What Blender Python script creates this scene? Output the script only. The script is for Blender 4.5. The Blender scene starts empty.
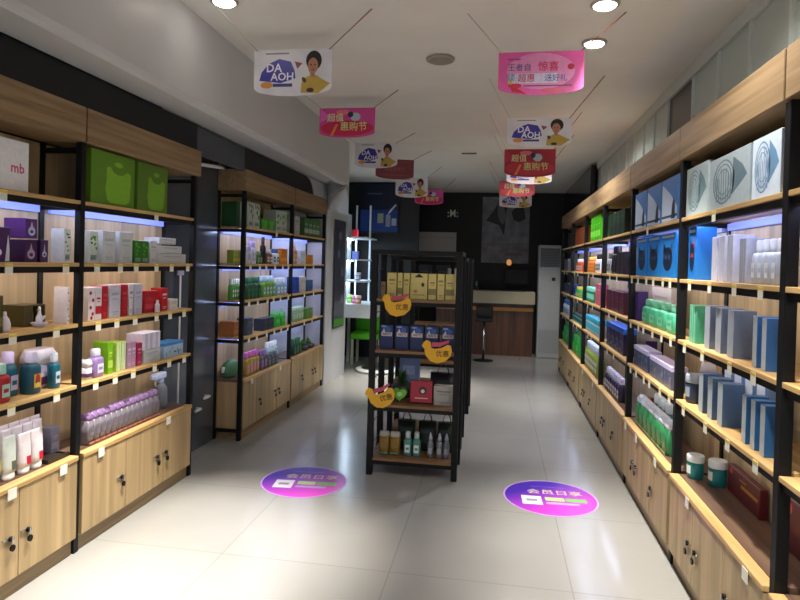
import bpy, bmesh, math, random
from mathutils import Vector, Matrix
PI = math.pi
random.seed(7)
SC = bpy.context.scene
COL = SC.collection
XL, XR = -2.189, 0.973          # front planes of the two wall racks
CEIL = 2.95

# ------------------------------------------------------------------ materials
def lin(h):
    c = [int(h[i:i+2], 16)/255 for i in (0, 2, 4)]
    return tuple((x/12.92 if x <= .04045 else ((x+.055)/1.055)**2.4) for x in c) + (1,)
_M = {}
def mat(h, rough=.45, metal=0., vary=.05, scale=40., coat=0., trans=0., bump=0.):
    k = (h, rough, metal, vary, scale, coat, trans, bump)
    if k in _M: return _M[k]
    m = bpy.data.materials.new('finish_' + h); m.use_nodes = True
    N, L = m.node_tree.nodes, m.node_tree.links
    b = N['Principled BSDF']
    b.inputs['Roughness'].default_value = rough; b.inputs['Metallic'].default_value = metal
    b.inputs['Coat Weight'].default_value = coat; b.inputs['Transmission Weight'].default_value = trans
    c = lin(h)
    if vary:
        t = N.new('ShaderNodeTexCoord'); n = N.new('ShaderNodeTexNoise'); n.inputs['Scale'].default_value = scale
        r = N.new('ShaderNodeValToRGB')
        r.color_ramp.elements[0].color = tuple(x*(1-vary) for x in c[:3]) + (1,)
        r.color_ramp.elements[1].color = tuple(min(1, x*(1+vary)) for x in c[:3]) + (1,)
        r.color_ramp.elements[0].position = .3; r.color_ramp.elements[1].position = .7
        L.new(t.outputs['Object'], n.inputs['Vector']); L.new(n.outputs['Fac'], r.inputs['Fac']); L.new(r.outputs['Color'], b.inputs['Base Color'])
        if bump:
            bu = N.new('ShaderNodeBump'); bu.inputs['Strength'].default_value = bump; bu.inputs['Distance'].default_value = .004
            L.new(n.outputs['Fac'], bu.inputs['Height']); L.new(bu.outputs['Normal'], b.inputs['Normal'])
    else:
        b.inputs['Base Color'].default_value = c
    _M[k] = m
    return m
def emit(h, s):
    k = ('e', h, s)
    if k in _M: return _M[k]
    m = bpy.data.materials.new('glow_' + h); m.use_nodes = True
    b = m.node_tree.nodes['Principled BSDF']
    b.inputs['Base Color'].default_value = lin(h); b.inputs['Emission Color'].default_value = lin(h); b.inputs['Emission Strength'].default_value = s
    _M[k] = m
    return m
def wood(axis, dark, light, rough=.42, plank=0.):
    k = ('w', axis, dark, light, rough, plank)
    if k in _M: return _M[k]
    m = bpy.data.materials.new('wood_' + axis); m.use_nodes = True
    N, L = m.node_tree.nodes, m.node_tree.links
    b = N['Principled BSDF']; b.inputs['Roughness'].default_value = rough
    t = N.new('ShaderNodeTexCoord'); mp = N.new('ShaderNodeMapping')
    s = {'x': (1.2, 30, 30), 'y': (30, 1.2, 30), 'z': (14, 14, .7)}[axis]
    mp.inputs['Scale'].default_value = s
    n = N.new('ShaderNodeTexNoise'); n.inputs['Scale'].default_value = 1; n.inputs['Detail'].default_value = 5; n.inputs['Distortion'].default_value = .6
    r = N.new('ShaderNodeValToRGB'); r.color_ramp.elements[0].color = lin(dark); r.color_ramp.elements[1].color = lin(light)
    r.color_ramp.elements[0].position = .32; r.color_ramp.elements[1].position = .68
    L.new(t.outputs['Object'], mp.inputs['Vector']); L.new(mp.outputs['Vector'], n.inputs['Vector']); L.new(n.outputs['Fac'], r.inputs['Fac'])
    out = r.outputs['Color']
    if plank:      # board by board tone, boards running up the panel
        sp = N.new('ShaderNodeSeparateXYZ'); L.new(t.outputs['Object'], sp.inputs[0])
        d = N.new('ShaderNodeMath'); d.operation = 'DIVIDE'; d.inputs[1].default_value = plank; L.new(sp.outputs['Y'], d.inputs[0])
        f = N.new('ShaderNodeMath'); f.operation = 'FLOOR'; L.new(d.outputs[0], f.inputs[0])
        w = N.new('ShaderNodeTexWhiteNoise'); w.noise_dimensions = '1D'; L.new(f.outputs[0], w.inputs['W'])
        mr = N.new('ShaderNodeMapRange'); mr.inputs['To Min'].default_value = .72; mr.inputs['To Max'].default_value = 1.08; L.new(w.outputs['Value'], mr.inputs['Value'])
        mx = N.new('ShaderNodeMix'); mx.data_type = 'RGBA'; mx.blend_type = 'MULTIPLY'; mx.inputs['Factor'].default_value = 1
        L.new(out, mx.inputs['A']); L.new(mr.outputs['Result'], mx.inputs['B']); out = mx.outputs['Result']
    L.new(out, b.inputs['Base Color'])
    _M[k] = m
    return m
def tile_floor():
    m = bpy.data.materials.new('polished_tile'); m.use_nodes = True
    N, L = m.node_tree.nodes, m.node_tree.links
    b = N['Principled BSDF']
    t = N.new('ShaderNodeTexCoord'); mp = N.new('ShaderNodeMapping'); mp.inputs['Location'].default_value = (-.41, -3.98, 0)
    br = N.new('ShaderNodeTexBrick'); br.offset = 0; br.inputs['Scale'].default_value = 1
    br.inputs['Brick Width'].default_value = .92; br.inputs['Row Height'].default_value = .92; br.inputs['Mortar Size'].default_value = .0035; br.inputs['Mortar Smooth'].default_value = .3
    br.inputs['Color1'].default_value = lin('9C9A95'); br.inputs['Color2'].default_value = lin('999792'); br.inputs['Mortar'].default_value = lin('888680')
    L.new(t.outputs['Object'], mp.inputs['Vector']); L.new(mp.outputs['Vector'], br.inputs['Vector'])
    n = N.new('ShaderNodeTexNoise'); n.inputs['Scale'].default_value = 2.2; n.inputs['Detail'].default_value = 6
    L.new(t.outputs['Object'], n.inputs['Vector'])
    mr = N.new('ShaderNodeMapRange'); mr.inputs['To Min'].default_value = .9; mr.inputs['To Max'].default_value = 1.06; L.new(n.outputs['Fac'], mr.inputs['Value'])
    mx = N.new('ShaderNodeMix'); mx.data_type = 'RGBA'; mx.blend_type = 'MULTIPLY'; mx.inputs['Factor'].default_value = 1
    L.new(br.outputs['Color'], mx.inputs['A']); L.new(mr.outputs['Result'], mx.inputs['B']); L.new(mx.outputs['Result'], b.inputs['Base Color'])
    r2 = N.new('ShaderNodeMapRange'); r2.inputs['To Min'].default_value = .1; r2.inputs['To Max'].default_value = .24; L.new(n.outputs['Fac'], r2.inputs['Value'])
    L.new(r2.outputs['Result'], b.inputs['Roughness'])
    return m

BLACK = mat('090B0D', .55, 0, .15)
BLACK.node_tree.nodes['Principled BSDF'].inputs['Specular IOR Level'].default_value = .3
W_DOOR = wood('z', '988058', 'C0A478')
W_EDGE = wood('y', 'B48E58', 'DEB87C')
W_TOP = wood('y', '5A4438', '7C6250', .3)
W_BACK = wood('z', 'B09A76', 'D2BA92', .5, .2)
W_FASC = wood('y', '82694A', 'A88C68')
W_SHELF_X = wood('x', '7E5E3A', 'A88456')
WHITE = mat('E8E8E8', .4)
TAG = mat('EDEBDD', .5); TAGY = mat('E2C544', .5)
CHROME = mat('B8BCC2', .2, 1., 0)
DARKMETAL = mat('1A1A1C', .3, .8, 0)

# ------------------------------------------------------------------ mesh builder
class B:
    """collects shapes for ONE mesh object"""
    def __init__(s): s.bm = bmesh.new(); s.ms = []
    def mi(s, m):
        if m not in s.ms: s.ms.append(m)
        return s.ms.index(m)
    def poly(s, pts, m, smooth=False):
        f = s.bm.faces.new([s.bm.verts.new(p) for p in pts]); f.material_index = s.mi(m); f.smooth = smooth
        return s
    def box(s, x0, x1, y0, y1, z0, z1, m, bev=0., ztop=None):
        i = s.mi(m); t = bmesh.new()
        v = [t.verts.new((x, y, z)) for z in (z0, z1) for y in (y0, y1) for x in (x0, x1)]
        for q in ((0, 2, 3, 1), (4, 5, 7, 6), (0, 1, 5, 4), (2, 6, 7, 3), (0, 4, 6, 2), (1, 3, 7, 5)): t.faces.new([v[k] for k in q])
        if bev: bmesh.ops.bevel(t, geom=t.edges[:], offset=bev, segments=1, affect='EDGES')
        s._merge(t, i)
        return s
    def _merge(s, t, i, smooth=None):
        mp = {v: s.bm.verts.new(v.co) for v in t.verts}
        for f in t.faces:
            g = s.bm.faces.new([mp[v] for v in f.verts]); g.material_index = i
            g.smooth = f.smooth if smooth is None else smooth
        t.free()
    def lathe(s, prof, m, cx=0, cy=0, sx=1., sy=1., seg=14):
        i = s.mi(m); rings = []
        for r, z in prof:
            rings.append([s.bm.verts.new((cx + sx*r*math.cos(2*PI*k/seg), cy + sy*r*math.sin(2*PI*k/seg), z)) for k in range(seg)])
        for a, b in zip(rings, rings[1:]):
            for k in range(seg):
                f = s.bm.faces.new((a[k], a[(k+1) % seg], b[(k+1) % seg], b[k])); f.material_index = i; f.smooth = True
        for ring, rev in ((rings[0], True), (rings[-1], False)):
            f = s.bm.faces.new(ring[::-1] if rev else ring); f.material_index = i
        return s
    def rbox(s, prof, m, p=4., cx=0, cy=0, seg=20):
        """stack of rounded rectangles: (half width, half depth, z)"""
        i = s.mi(m); rings = []
        for a, b, z in prof:
            r = []
            for k in range(seg):
                t = 2*PI*(k+.5)/seg; c, n = math.cos(t), math.sin(t)
                r.append(s.bm.verts.new((cx + a*math.copysign(abs(c)**(2/p), c), cy + b*math.copysign(abs(n)**(2/p), n), z)))
            rings.append(r)
        for a, b in zip(rings, rings[1:]):
            for k in range(seg):
                f = s.bm.faces.new((a[k], a[(k+1) % seg], b[(k+1) % seg], b[k])); f.material_index = i; f.smooth = True
        for ring, rev in ((rings[0], True), (rings[-1], False)):
            f = s.bm.faces.new(ring[::-1] if rev else ring); f.material_index = i
        return s
    def prism(s, pts, m, axis, a, b):
        """2-D outline pushed along an axis from a to b"""
        i = s.mi(m)
        P = {'x': lambda u, v, w: (w, u, v), 'y': lambda u, v, w: (u, w, v), 'z': lambda u, v, w: (u, v, w)}[axis]
        A = [s.bm.verts.new(P(u, v, a)) for u, v in pts]; C = [s.bm.verts.new(P(u, v, b)) for u, v in pts]
        n = len(pts); fs = [s.bm.faces.new(A), s.bm.faces.new(C[::-1])]
        for k in range(n): fs.append(s.bm.faces.new((A[k], C[k], C[(k+1) % n], A[(k+1) % n])))
        for f in fs: f.material_index = i
        bmesh.ops.recalc_face_normals(s.bm, faces=fs)
        return s
    def tube(s, pts, r, m, seg=8):
        i = s.mi(m); pts = [Vector(p) for p in pts]; rings = []
        for k, p in enumerate(pts):
            d = (pts[min(k+1, len(pts)-1)] - pts[max(k-1, 0)]).normalized()
            up = Vector((0, 0, 1)) if abs(d.z) < .9 else Vector((1, 0, 0))
            u = d.cross(up).normalized(); v = d.cross(u)
            rings.append([s.bm.verts.new(p + (u*math.cos(2*PI*q/seg) + v*math.sin(2*PI*q/seg))*r) for q in range(seg)])
        fs = []
        for a, b in zip(rings, rings[1:]):
            for k in range(seg): fs.append(s.bm.faces.new((a[k], a[(k+1) % seg], b[(k+1) % seg], b[k])))
        for f in fs: f.smooth = True
        fs += [s.bm.faces.new(rings[0]), s.bm.faces.new(rings[-1][::-1])]
        for f in fs: f.material_index = i
        bmesh.ops.recalc_face_normals(s.bm, faces=fs)
        return s
    def ell(s, cx, cz, a, b, y, m, seg=18, rot=0.):
        return s.poly([(cx + a*math.cos(t)*math.cos(rot) - b*math.sin(t)*math.sin(rot), y, cz + a*math.cos(t)*math.sin(rot) + b*math.sin(t)*math.cos(rot)) for t in [2*PI*k/seg for k in range(seg)]], m)
    def rect(s, x0, x1, z0, z1, y, m):
        s.poly([(x0, y, z0), (x1, y, z0), (x1, y, z1), (x0, y, z1)], m); return s
    def text(s, txt, size, cx, cz, y, m, sx=1.):
        cu = bpy.data.curves.new('t', 'FONT'); cu.body = txt; cu.size = size; cu.align_x = 'CENTER'; cu.align_y = 'CENTER'; cu.resolution_u = 2; cu.offset = size*(.018 if max(map(ord, txt)) < 9000 else .007)
        o = bpy.data.objects.new('t', cu); COL.objects.link(o)
        dg = bpy.context.evaluated_depsgraph_get(); me = bpy.data.meshes.new_from_object(o.evaluated_get(dg))
        i = s.mi(m); vs = [s.bm.verts.new((cx + v.co.x*sx, y, cz + v.co.y)) for v in me.vertices]
        for p in me.polygons:
            try:
                f = s.bm.faces.new([vs[k] for k in p.vertices]); f.material_index = i
            except ValueError: pass
        bpy.data.objects.remove(o); bpy.data.curves.remove(cu); bpy.data.meshes.remove(me)
        return s
    def build(s, name, parent=None):
        me = bpy.data.meshes.new(name); s.bm.to_mesh(me); s.bm.free()
        for m in s.ms: me.materials.append(m)
        o = bpy.data.objects.new(name, me); COL.objects.link(o)
        if parent: o.parent = parent
        return o
def tag(o, label, cat, group=None):
    o['label'] = label; o['category'] = cat
    if group: o['group'] = group
    return o
def thing(name, label, cat, loc=(0, 0, 0), rz=0., group=None):
    o = bpy.data.objects.new(name, None); COL.objects.link(o); o.location = loc; o.rotation_euler = (0, 0, rz)
    return tag(o, label, cat, group)
def struct(b, name):
    o = b.build(name); o['kind'] = 'structure'; return o
def dup(o, parent=None):
    c = o.copy(); COL.objects.link(c)
    if parent: c.parent = parent
    for ch in list(o.children): dup(ch, c)
    return c
LAMPS_AND_FILLS = [(.5, 3.2, 260, .9, .3, .2), (.53, 3.74, 140, .8, .28, .2), (-1.42, 2.97, 700, .86, -.2, .1), (-1.25, 7.9, 460, .9, 0, 0), (.45, 7.5, 130, .9, 0, 0), (-1.38, 1.4, 480, .95, -.25, .3), (.5, 1.4, 280, 1.2, .35, .2),
    (.6, 2.4, 55, 2.8, 0, 0), (.5, 5.62, 85, 2.8, 0, 0), (.3, 7.1, 70, 2.8, 0, 0), (.75, 9.7, 60, 1.0, 0, .8)]  # the wide spots and the last one are added fill, without fittings
FRONT, WORLD, EXPO, ROLLSIGN = 8, 1.1, 0.6, 1
PRODUCTS = [
('La',1,'carton','big white carton with pink wordmark',('F2F2F6', 'E04A8A'),0.2,0.03,0,'mark',[(2.413, 0.279, 0.235)]),
('La',2,'carton','plum carton with white disc',('4A1F5C', 'E8E4F0'),0.1,0.035,0,'disc',[(2.409, 0.096, 0.159)]),
('La',2,'carton','small plum carton with drop print, under the cube',('3E1A4E', 'C9A9D6'),0.1,0.035,0,'drop',[(2.584, 0.08, 0.108)]),
('La',2,'carton','small plum carton with drop print, end of row',('44205A', 'C8C4EC'),0.08,0.035,0,'drop',[(2.67, 0.051, 0.111)]),
('La',2,'carton','plum perfume cube stacked on another box',('5A2A78', 'C4CCF4'),0.12,0.035,0.115,'drop',[(2.585, 0.074, 0.096)]),
('La',2,'carton','white carton with leafy green print',('E4ECE8', '2F6E34'),0.08,0.035,0,'plant',[(2.833, 0.049, 0.177)]),
('La',3,'carton','olive carton cut by the frame',('4E4A22', '7A7430'),0.1,0.035,0,'band',[(2.38, 0.089, 0.17)]),
('La',3,'flask','white teardrop bottle',('F4E8F0', 'E8D8E4'),0.05,0.03,0,'',[(2.455, 0.051, 0.093)]),
('La',3,'display','olive gift box with open yellow window',('4C4726', 'C8A83C'),0.13,0.105,0,'',[(2.699, 0.14, 0.107)]),
('La',3,'figurine','white bird figurine on a dish',('EEEAF6', 'DAD6E8'),0.06,0.03,0,'',[(2.675, 0.079, 0.106)]),
('La',3,'carton','white carton with crimson dots',('EFE8EC', 'A01E34'),0.08,0.035,0,'dots',[(2.849, 0.02, 0.194)]),
('La',4,'bottle','red bottle with clear cap',('B0242E', 'A8D8CC'),0.07,0.035,0,'',[(2.45, 0.073, 0.18)]),
('La',4,'bottle','teal bottle with lilac cap',('1F6478', 'CFC8F4'),0.08,0.1,0,'',[(2.571, 0.071, 0.214)]),
('La',4,'bottle','teal bottle with gold emblem',('1C5266', 'D8D4F0', 'D8A83C'),0.08,0.04,0,'emblem',[(2.649, 0.075, 0.208)]),
('La',4,'bottle','slim teal bottle with clear cap',('1D6A80', 'DCE4F4'),0.05,0.04,0,'',[(2.789, 0.052, 0.182)]),
('La',4,'tub','lilac tub with purple band',('D4CEE8', '6A3A8C'),0.11,0.1,0,'',[(2.79, 0.168, 0.2)]),
('La',5,'tube','white squeeze tube with yellow label',('E4E4D0', 'C8C850'),0.05,0.035,0,'',[(2.421, 0.036, 0.286)]),
('La',5,'tube','white squeeze tube with grey label',('DCE4DC', '60685C'),0.05,0.035,0,'',[(2.5, 0.076, 0.208)]),
('La',5,'tube','white squeeze tube with red label',('EDE4E8', 'C8203C'),0.05,0.035,0,'',[(2.592, 0.075, 0.196), (2.672, 0.075, 0.196)]),
('La',5,'tube','middle row white squeeze tube',('ECE8F4', 'D8D0E8'),0.05,0.1,0,'',[(2.554, 0.061, 0.217), (2.62, 0.061, 0.217), (2.686, 0.061, 0.217), (2.752, 0.061, 0.217)]),
('La',5,'tube','rear row white squeeze tube',('ECE8F4', 'D8D0E8'),0.05,0.165,0,'',[(2.603, 0.065, 0.218), (2.673, 0.065, 0.218), (2.743, 0.065, 0.218), (2.813, 0.065, 0.218)]),
('La',5,'carton','grey lilac carton behind the dark tray',('8A8AA2', 'A8A8C0'),0.07,0.13,0,'band',[(2.893, -0.06, 0.138)]),
('Lb',1,'carton','large lime green gift box',('5E8E1E', '86C02C'),0.045,0.015,0,'blob',[(3.177, 0.399, 0.3)]),
('Lb',1,'carton','smaller lime green gift box',('587F20', '7AB02C'),0.045,0.015,0,'blob',[(3.578, 0.337, 0.3)]),
('Lb',2,'carton','white carton with green leaf print',('E0EADC', '3F7E2C'),0.08,0.035,0,'plant',[(3.038, 0.069, 0.177)]),
('Lb',2,'carton','tall white carton with pale print',('DCE0E4', 'B8C4CC'),0.09,0.035,0,'text',[(3.174, 0.116, 0.184)]),
('Lb',2,'carton','tall white carton with silver print',('D4DADA', 'AEBCBC'),0.09,0.035,0,'text',[(3.336, 0.127, 0.187)]),
('Lb',2,'carton','grass green carton',('2F7A1E', '66B03A'),0.1,0.035,0,'plant',[(3.458, 0.076, 0.14), (3.537, 0.076, 0.14)]),
('Lb',2,'carton','slim white carton beside the stack',('D8DADC', 'B4B8BC'),0.08,0.035,0,'text',[(3.631, 0.074, 0.145)]),
('Lb',2,'carton','white flat box, lowest of the stepped stack',('D4D6D8', 'A8ACB0'),0.12,0.035,0,'text',[(3.867, 0.352, 0.065)]),
('Lb',2,'carton','white flat box, middle of the stepped stack',('DADCDE', 'A8ACB0'),0.12,0.035,0.068,'text',[(3.836, 0.298, 0.051)]),
('Lb',2,'carton','white flat box, topmost of the stepped stack',('E0E2E4', 'A8ACB0'),0.11,0.035,0.13,'text',[(3.799, 0.207, 0.042)]),
('Lb',3,'carton','white carton with red dots',('EDE6EA', 'B01E30'),0.08,0.035,0,'dots',[(3.032, 0.053, 0.183)]),
('Lb',3,'carton','white carton with red band',('E6E0E8', 'C02838'),0.08,0.035,0,'band',[(3.091, 0.055, 0.186)]),
('Lb',3,'carton','tall red carton',('B81C2C', 'D84858'),0.08,0.035,0,'text',[(3.148, 0.049, 0.19)]),
('Lb',3,'carton','broad silver white carton',('CCCCDC', 'A8A8C0'),0.08,0.035,0,'text',[(3.241, 0.103, 0.193)]),
('Lb',3,'carton','tall red carton between white ones',('B81C2C', 'D84858'),0.08,0.035,0,'text',[(3.334, 0.058, 0.193)]),
('Lb',3,'carton','narrow white carton with grey edge',('E4E0EA', '9890A8'),0.08,0.035,0,'text',[(3.397, 0.038, 0.194)]),
('Lb',3,'carton','tall pearl carton',('C8C8DC', 'A8A8C4'),0.08,0.035,0,'text',[(3.473, 0.083, 0.192)]),
('Lb',3,'carton','wide red gift box',('B41E2C', 'D04050'),0.1,0.035,0,'band',[(3.616, 0.147, 0.142)]),
('Lb',3,'carton','upright red carton at row end',('BE1E2C', 'E8D8DC'),0.08,0.035,0,'text',[(3.776, 0.079, 0.155)]),
('Lb',3,'bottle','tiny white bottle before the red boxes',('E4DCE4', 'DCDCE8'),0.02,0.01,0,'',[(3.663, 0.044, 0.081)]),
('Lb',3,'carton','small white carton at shelf end',('DCDAD4', 'A8A8A8'),0.07,0.035,0,'text',[(3.896, 0.102, 0.074)]),
('Lb',4,'tub','white tub with violet band',('DCDAE6', '5E3A86'),0.08,0.04,0,'',[(3.041, 0.051, 0.107)]),
('Lb',4,'bottle','lilac bottle with white cap',('9A7EB8', 'E2E0F2'),0.07,0.03,0,'',[(3.114, 0.086, 0.159)]),
('Lb',4,'carton','lime green carton with white edge',('7CB81E', 'B8DC58'),0.1,0.035,0,'band',[(3.209, 0.043, 0.187)]),
('Lb',4,'carton','lime striped white carton',('A8CC4C', 'E8F0DC'),0.09,0.035,0,'stripe',[(3.286, 0.045, 0.174), (3.333, 0.045, 0.174)]),
('Lb',4,'carton','mauve carton',('B08AA8', 'D8C0D4'),0.08,0.035,0,'text',[(3.393, 0.043, 0.161), (3.438, 0.043, 0.161)]),
('Lb',4,'carton','raspberry carton',('A82A54', 'D890A8'),0.08,0.035,0,'text',[(3.5, 0.049, 0.144)]),
('Lb',4,'carton','frosted white carton carrying another',('C8CCD0', 'A8B0B0'),0.1,0.04,0,'text',[(3.651, 0.192, 0.086)]),
('Lb',4,'carton','large white lilac carton stacked on top',('E6E2F4', 'C8C4E0'),0.12,0.035,0.09,'stripe',[(3.634, 0.201, 0.106)]),
('Lb',4,'carton','pale blue flat box',('A8C8E4', '4A8CCC'),0.12,0.035,0,'top',[(3.91, 0.253, 0.099)]),
('Lb',5,'pack','grey pouch with purple top',('77707A', '846694'),0.09,0.035,0,'',[(3.058, 0.049, 0.176), (3.11, 0.049, 0.176), (3.161, 0.049, 0.176), (3.212, 0.049, 0.176), (3.264, 0.049, 0.176), (3.315, 0.049, 0.176), (3.366, 0.049, 0.176), (3.418, 0.049, 0.176), (3.469, 0.049, 0.176), (3.52, 0.049, 0.176), (3.572, 0.049, 0.176), (3.623, 0.049, 0.176), (3.674, 0.049, 0.176), (3.726, 0.049, 0.176)]),
('Lc',1,'carton','dark green carton at rack end',('1E4A22', '2F7030'),0.14,0.11,0,'stripe',[(5.075, 0.077, 0.22)]),
('Lc',1,'carton','white carton with fern print',('C8D0C8', '4E7E4A'),0.14,0.035,0,'plant',[(5.186, 0.13, 0.228), (5.322, 0.13, 0.228)]),
('Lc',1,'carton','low grass green box',('3E9A28', '6AC048'),0.12,0.035,0,'plant',[(5.515, 0.17, 0.1), (5.692, 0.17, 0.1)]),
('Lc',1,'carton','white carton with leafy corner',('B8C4B8', '5E9A3E'),0.14,0.035,0,'plant',[(5.892, 0.149, 0.22), (6.048, 0.149, 0.22)]),
('Lc',2,'carton','yellow green carton',('8A9A2C', 'C0B83C'),0.06,0.12,0,'band',[(5.044, 0.051, 0.12), (5.098, 0.051, 0.12), (5.152, 0.051, 0.12)]),
('Lc',2,'jar','pearl jar with lilac lid',('D4DCE8', 'C4B4E4'),0.07,0.035,0,'',[(5.173, 0.101, 0.162)]),
('Lc',2,'bottle','pale bottle with lilac cap',('D8E0EC', 'B8A4E0'),0.06,0.035,0,'',[(5.258, 0.051, 0.212), (5.312, 0.051, 0.212)]),
('Lc',2,'bottle','leaf green bottle',('3C6E3C', '98B88C'),0.06,0.035,0,'',[(5.385, 0.064, 0.123), (5.452, 0.064, 0.123)]),
('Lc',2,'bottle','black spray bottle',('1C1A1E', '2A2A2E'),0.04,0.035,0,'',[(5.532, 0.08, 0.26)]),
('Lc',2,'bottle','brown bottle with white cap',('7E5A4A', 'E4E0E0'),0.05,0.035,0,'',[(5.634, 0.073, 0.149), (5.71, 0.073, 0.149)]),
('Lc',2,'bottle','white bottle with blue label',('DCE4F0', '3C6CA8'),0.05,0.035,0,'',[(5.802, 0.09, 0.154), (5.897, 0.09, 0.154)]),
('Lc',2,'carton','orange carton',('D8821E', 'F0A848'),0.08,0.035,0,'band',[(6.028, 0.09, 0.16), (6.121, 0.09, 0.16)]),
('Lc',3,'bottle','green bottle with white cap',('4C9A3C', 'ECF4EC'),0.05,0.12,0,'',[(5.04, 0.042, 0.186), (5.084, 0.042, 0.186), (5.13, 0.042, 0.186), (5.174, 0.042, 0.186)]),
('Lc',3,'bottle','dark green bottle',('20563C', '3C7A5C'),0.07,0.035,0,'',[(5.183, 0.081, 0.202), (5.268, 0.081, 0.202), (5.353, 0.081, 0.202), (5.438, 0.081, 0.202)]),
('Lc',3,'bottle','lime bottle with pale blue cap',('6EA83C', 'BCD8F0'),0.07,0.035,0,'',[(5.556, 0.08, 0.205), (5.64, 0.08, 0.205), (5.724, 0.08, 0.205), (5.808, 0.08, 0.205)]),
('Lc',3,'bottle','sky bottle with white cap',('8CB8D8', 'F0F4FA'),0.07,0.035,0,'',[(5.936, 0.091, 0.178), (6.031, 0.091, 0.178), (6.127, 0.091, 0.178)]),
('Lc',4,'carton','tan leather look box',('A8683A', 'C08850'),0.135,0.1,0,'band',[(5.087, 0.129, 0.134)]),
('Lc',4,'carton','slate blue carton',('44546E', '64788E'),0.1,0.035,0,'text',[(5.221, 0.128, 0.156)]),
('Lc',4,'carton','dark slate carton',('2E3A50', '4A5A70'),0.1,0.035,0,'text',[(5.609, 0.134, 0.116), (5.749, 0.134, 0.116)]),
('Lc',4,'bag','bright green gift bag',('2FA83A', '5ED068'),0.08,0.035,0,'',[(5.938, 0.159, 0.191), (6.104, 0.159, 0.191)]),
('Lc',5,'bottle','yellow bottle with pink cap',('A8943C', 'D070B8'),0.06,0.035,0,'',[(5.216, 0.07, 0.213), (5.292, 0.07, 0.213), (5.366, 0.07, 0.213), (5.442, 0.07, 0.213)]),
('Lc',5,'bottle','purple capped smoky bottle',('5C5A68', '9A70B0'),0.06,0.035,0,'',[(5.552, 0.083, 0.185), (5.639, 0.083, 0.185)]),
('Lc',5,'bottle','smoky grey bottle',('4E5660', '6E7884'),0.06,0.035,0,'',[(5.74, 0.094, 0.131), (5.84, 0.094, 0.131), (5.939, 0.094, 0.131)]),
('Lc',5,'bottle','tall clear bottle with white cap',('A8C4C8', 'EEF6FA'),0.06,0.12,0,'',[(5.936, 0.069, 0.209), (6.009, 0.069, 0.209), (6.083, 0.069, 0.209), (6.156, 0.069, 0.209)]),
('Ld',1,'carton','white carton by the post',('B8BCB8', '8A908A'),0.12,0.035,0,'text',[(6.472, 0.154, 0.209)]),
('Ld',1,'carton','green carton with white panel',('3E6E34', 'A8B4A8'),0.12,0.035,0,'band',[(6.79, 0.145, 0.216), (6.941, 0.145, 0.216), (7.093, 0.145, 0.216), (7.244, 0.145, 0.216)]),
('Ld',2,'bottle','beige bottle',('C49A78', 'E4D0C0'),0.06,0.035,0,'',[(6.402, 0.066, 0.236), (6.472, 0.066, 0.236)]),
('Ld',2,'carton','white carton between bottle and orange box',('D4DCEC', 'A8B4CC'),0.08,0.035,0,'text',[(6.694, 0.198, 0.154)]),
('Ld',2,'carton','amber carton',('C8802A', 'E8A848'),0.08,0.035,0,'text',[(6.875, 0.125, 0.112), (7.005, 0.125, 0.112)]),
('Ld',3,'carton','royal blue carton',('1E4AB0', '4A78D8'),0.08,0.035,0,'text',[(6.436, 0.086, 0.18), (6.526, 0.086, 0.18)]),
('Ld',3,'carton','cream carton',('C8C4C0', 'A8A8A0'),0.08,0.035,0,'text',[(6.669, 0.095, 0.176), (6.769, 0.095, 0.176)]),
('Ld',3,'carton','steel blue carton',('3A5C88', '5C80A8'),0.08,0.035,0,'text',[(6.931, 0.103, 0.135), (7.039, 0.103, 0.135)]),
('Ld',4,'jar','clear green canister',('8CB090', 'A8C8B0'),0.1,0.035,0,'',[(6.483, 0.09, 0.161), (6.577, 0.09, 0.161), (6.671, 0.09, 0.161), (6.765, 0.09, 0.161)]),
('Ld',4,'carton','moss green carton',('5E8A3C', '7EA858'),0.08,0.035,0,'text',[(6.931, 0.12, 0.124), (7.057, 0.12, 0.124)]),
('Ld',5,'plant','leafy green bundle',('3F8A2E', '7CB83C'),0.12,0.035,0,'',[(6.934, 0.22, 0.143), (7.164, 0.22, 0.143)]),
('Ld',5,'bottle','dark green bottle with leaf label',('1E4A34', '3E7A50'),0.07,0.035,0,'',[(6.507, 0.087, 0.184), (6.598, 0.087, 0.184), (6.688, 0.087, 0.184)]),
('R1',1,'carton','silver box with etched drawing, small',('B4C4C8', '6E8A92'),0.08,0.015,0,'etch',[(3.274, 0.329, 0.254)]),
('R1',1,'carton','silver box with etched drawing, wide',('B0BEC4', '667E88'),0.1,0.012,0,'etch',[(2.84, 0.459, 0.235)]),
('R1',1,'carton','silver box with etched drawing, painted as brightly lit',('DCEAF8', '6E98BC'),0.12,0.012,0,'etch',[(2.463, 0.244, 0.235)]),  # body colour made paler for the strong light on this box
('R1',2,'carton','blue cat print box by the post',('1F78D0', '1A2440', 'D0303C'),0.1,0.035,0,'cat',[(3.38, 0.118, 0.274)]),
('R1',2,'carton','frosted white carton',('CDD0E4', 'B4B8D0'),0.09,0.035,0,'stripe',[(2.855, 0.067, 0.209), (2.952, 0.067, 0.209), (3.048, 0.067, 0.209)]),
('R1',2,'carton','grey white carton',('B8BCCC', '9AA0B8'),0.09,0.035,0,'stripe',[(2.714, 0.066, 0.189)]),
('R1',2,'bottle','tall white bottle',('C0C8DC', 'E8ECF4'),0.07,0.035,0,'',[(2.428, 0.048, 0.176), (2.488, 0.048, 0.176), (2.549, 0.048, 0.176), (2.609, 0.048, 0.176)]),
('R1',3,'carton','mint carton by the post',('4CA884', '8CD0B0'),0.07,0.035,0,'stripe',[(3.336, 0.103, 0.195)]),
('R1',3,'carton','slate blue carton',('66748E', 'A0A8B4'),0.09,0.035,0,'edge',[(2.817, 0.071, 0.207), (2.965, 0.071, 0.207), (3.113, 0.071, 0.207)]),
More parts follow.
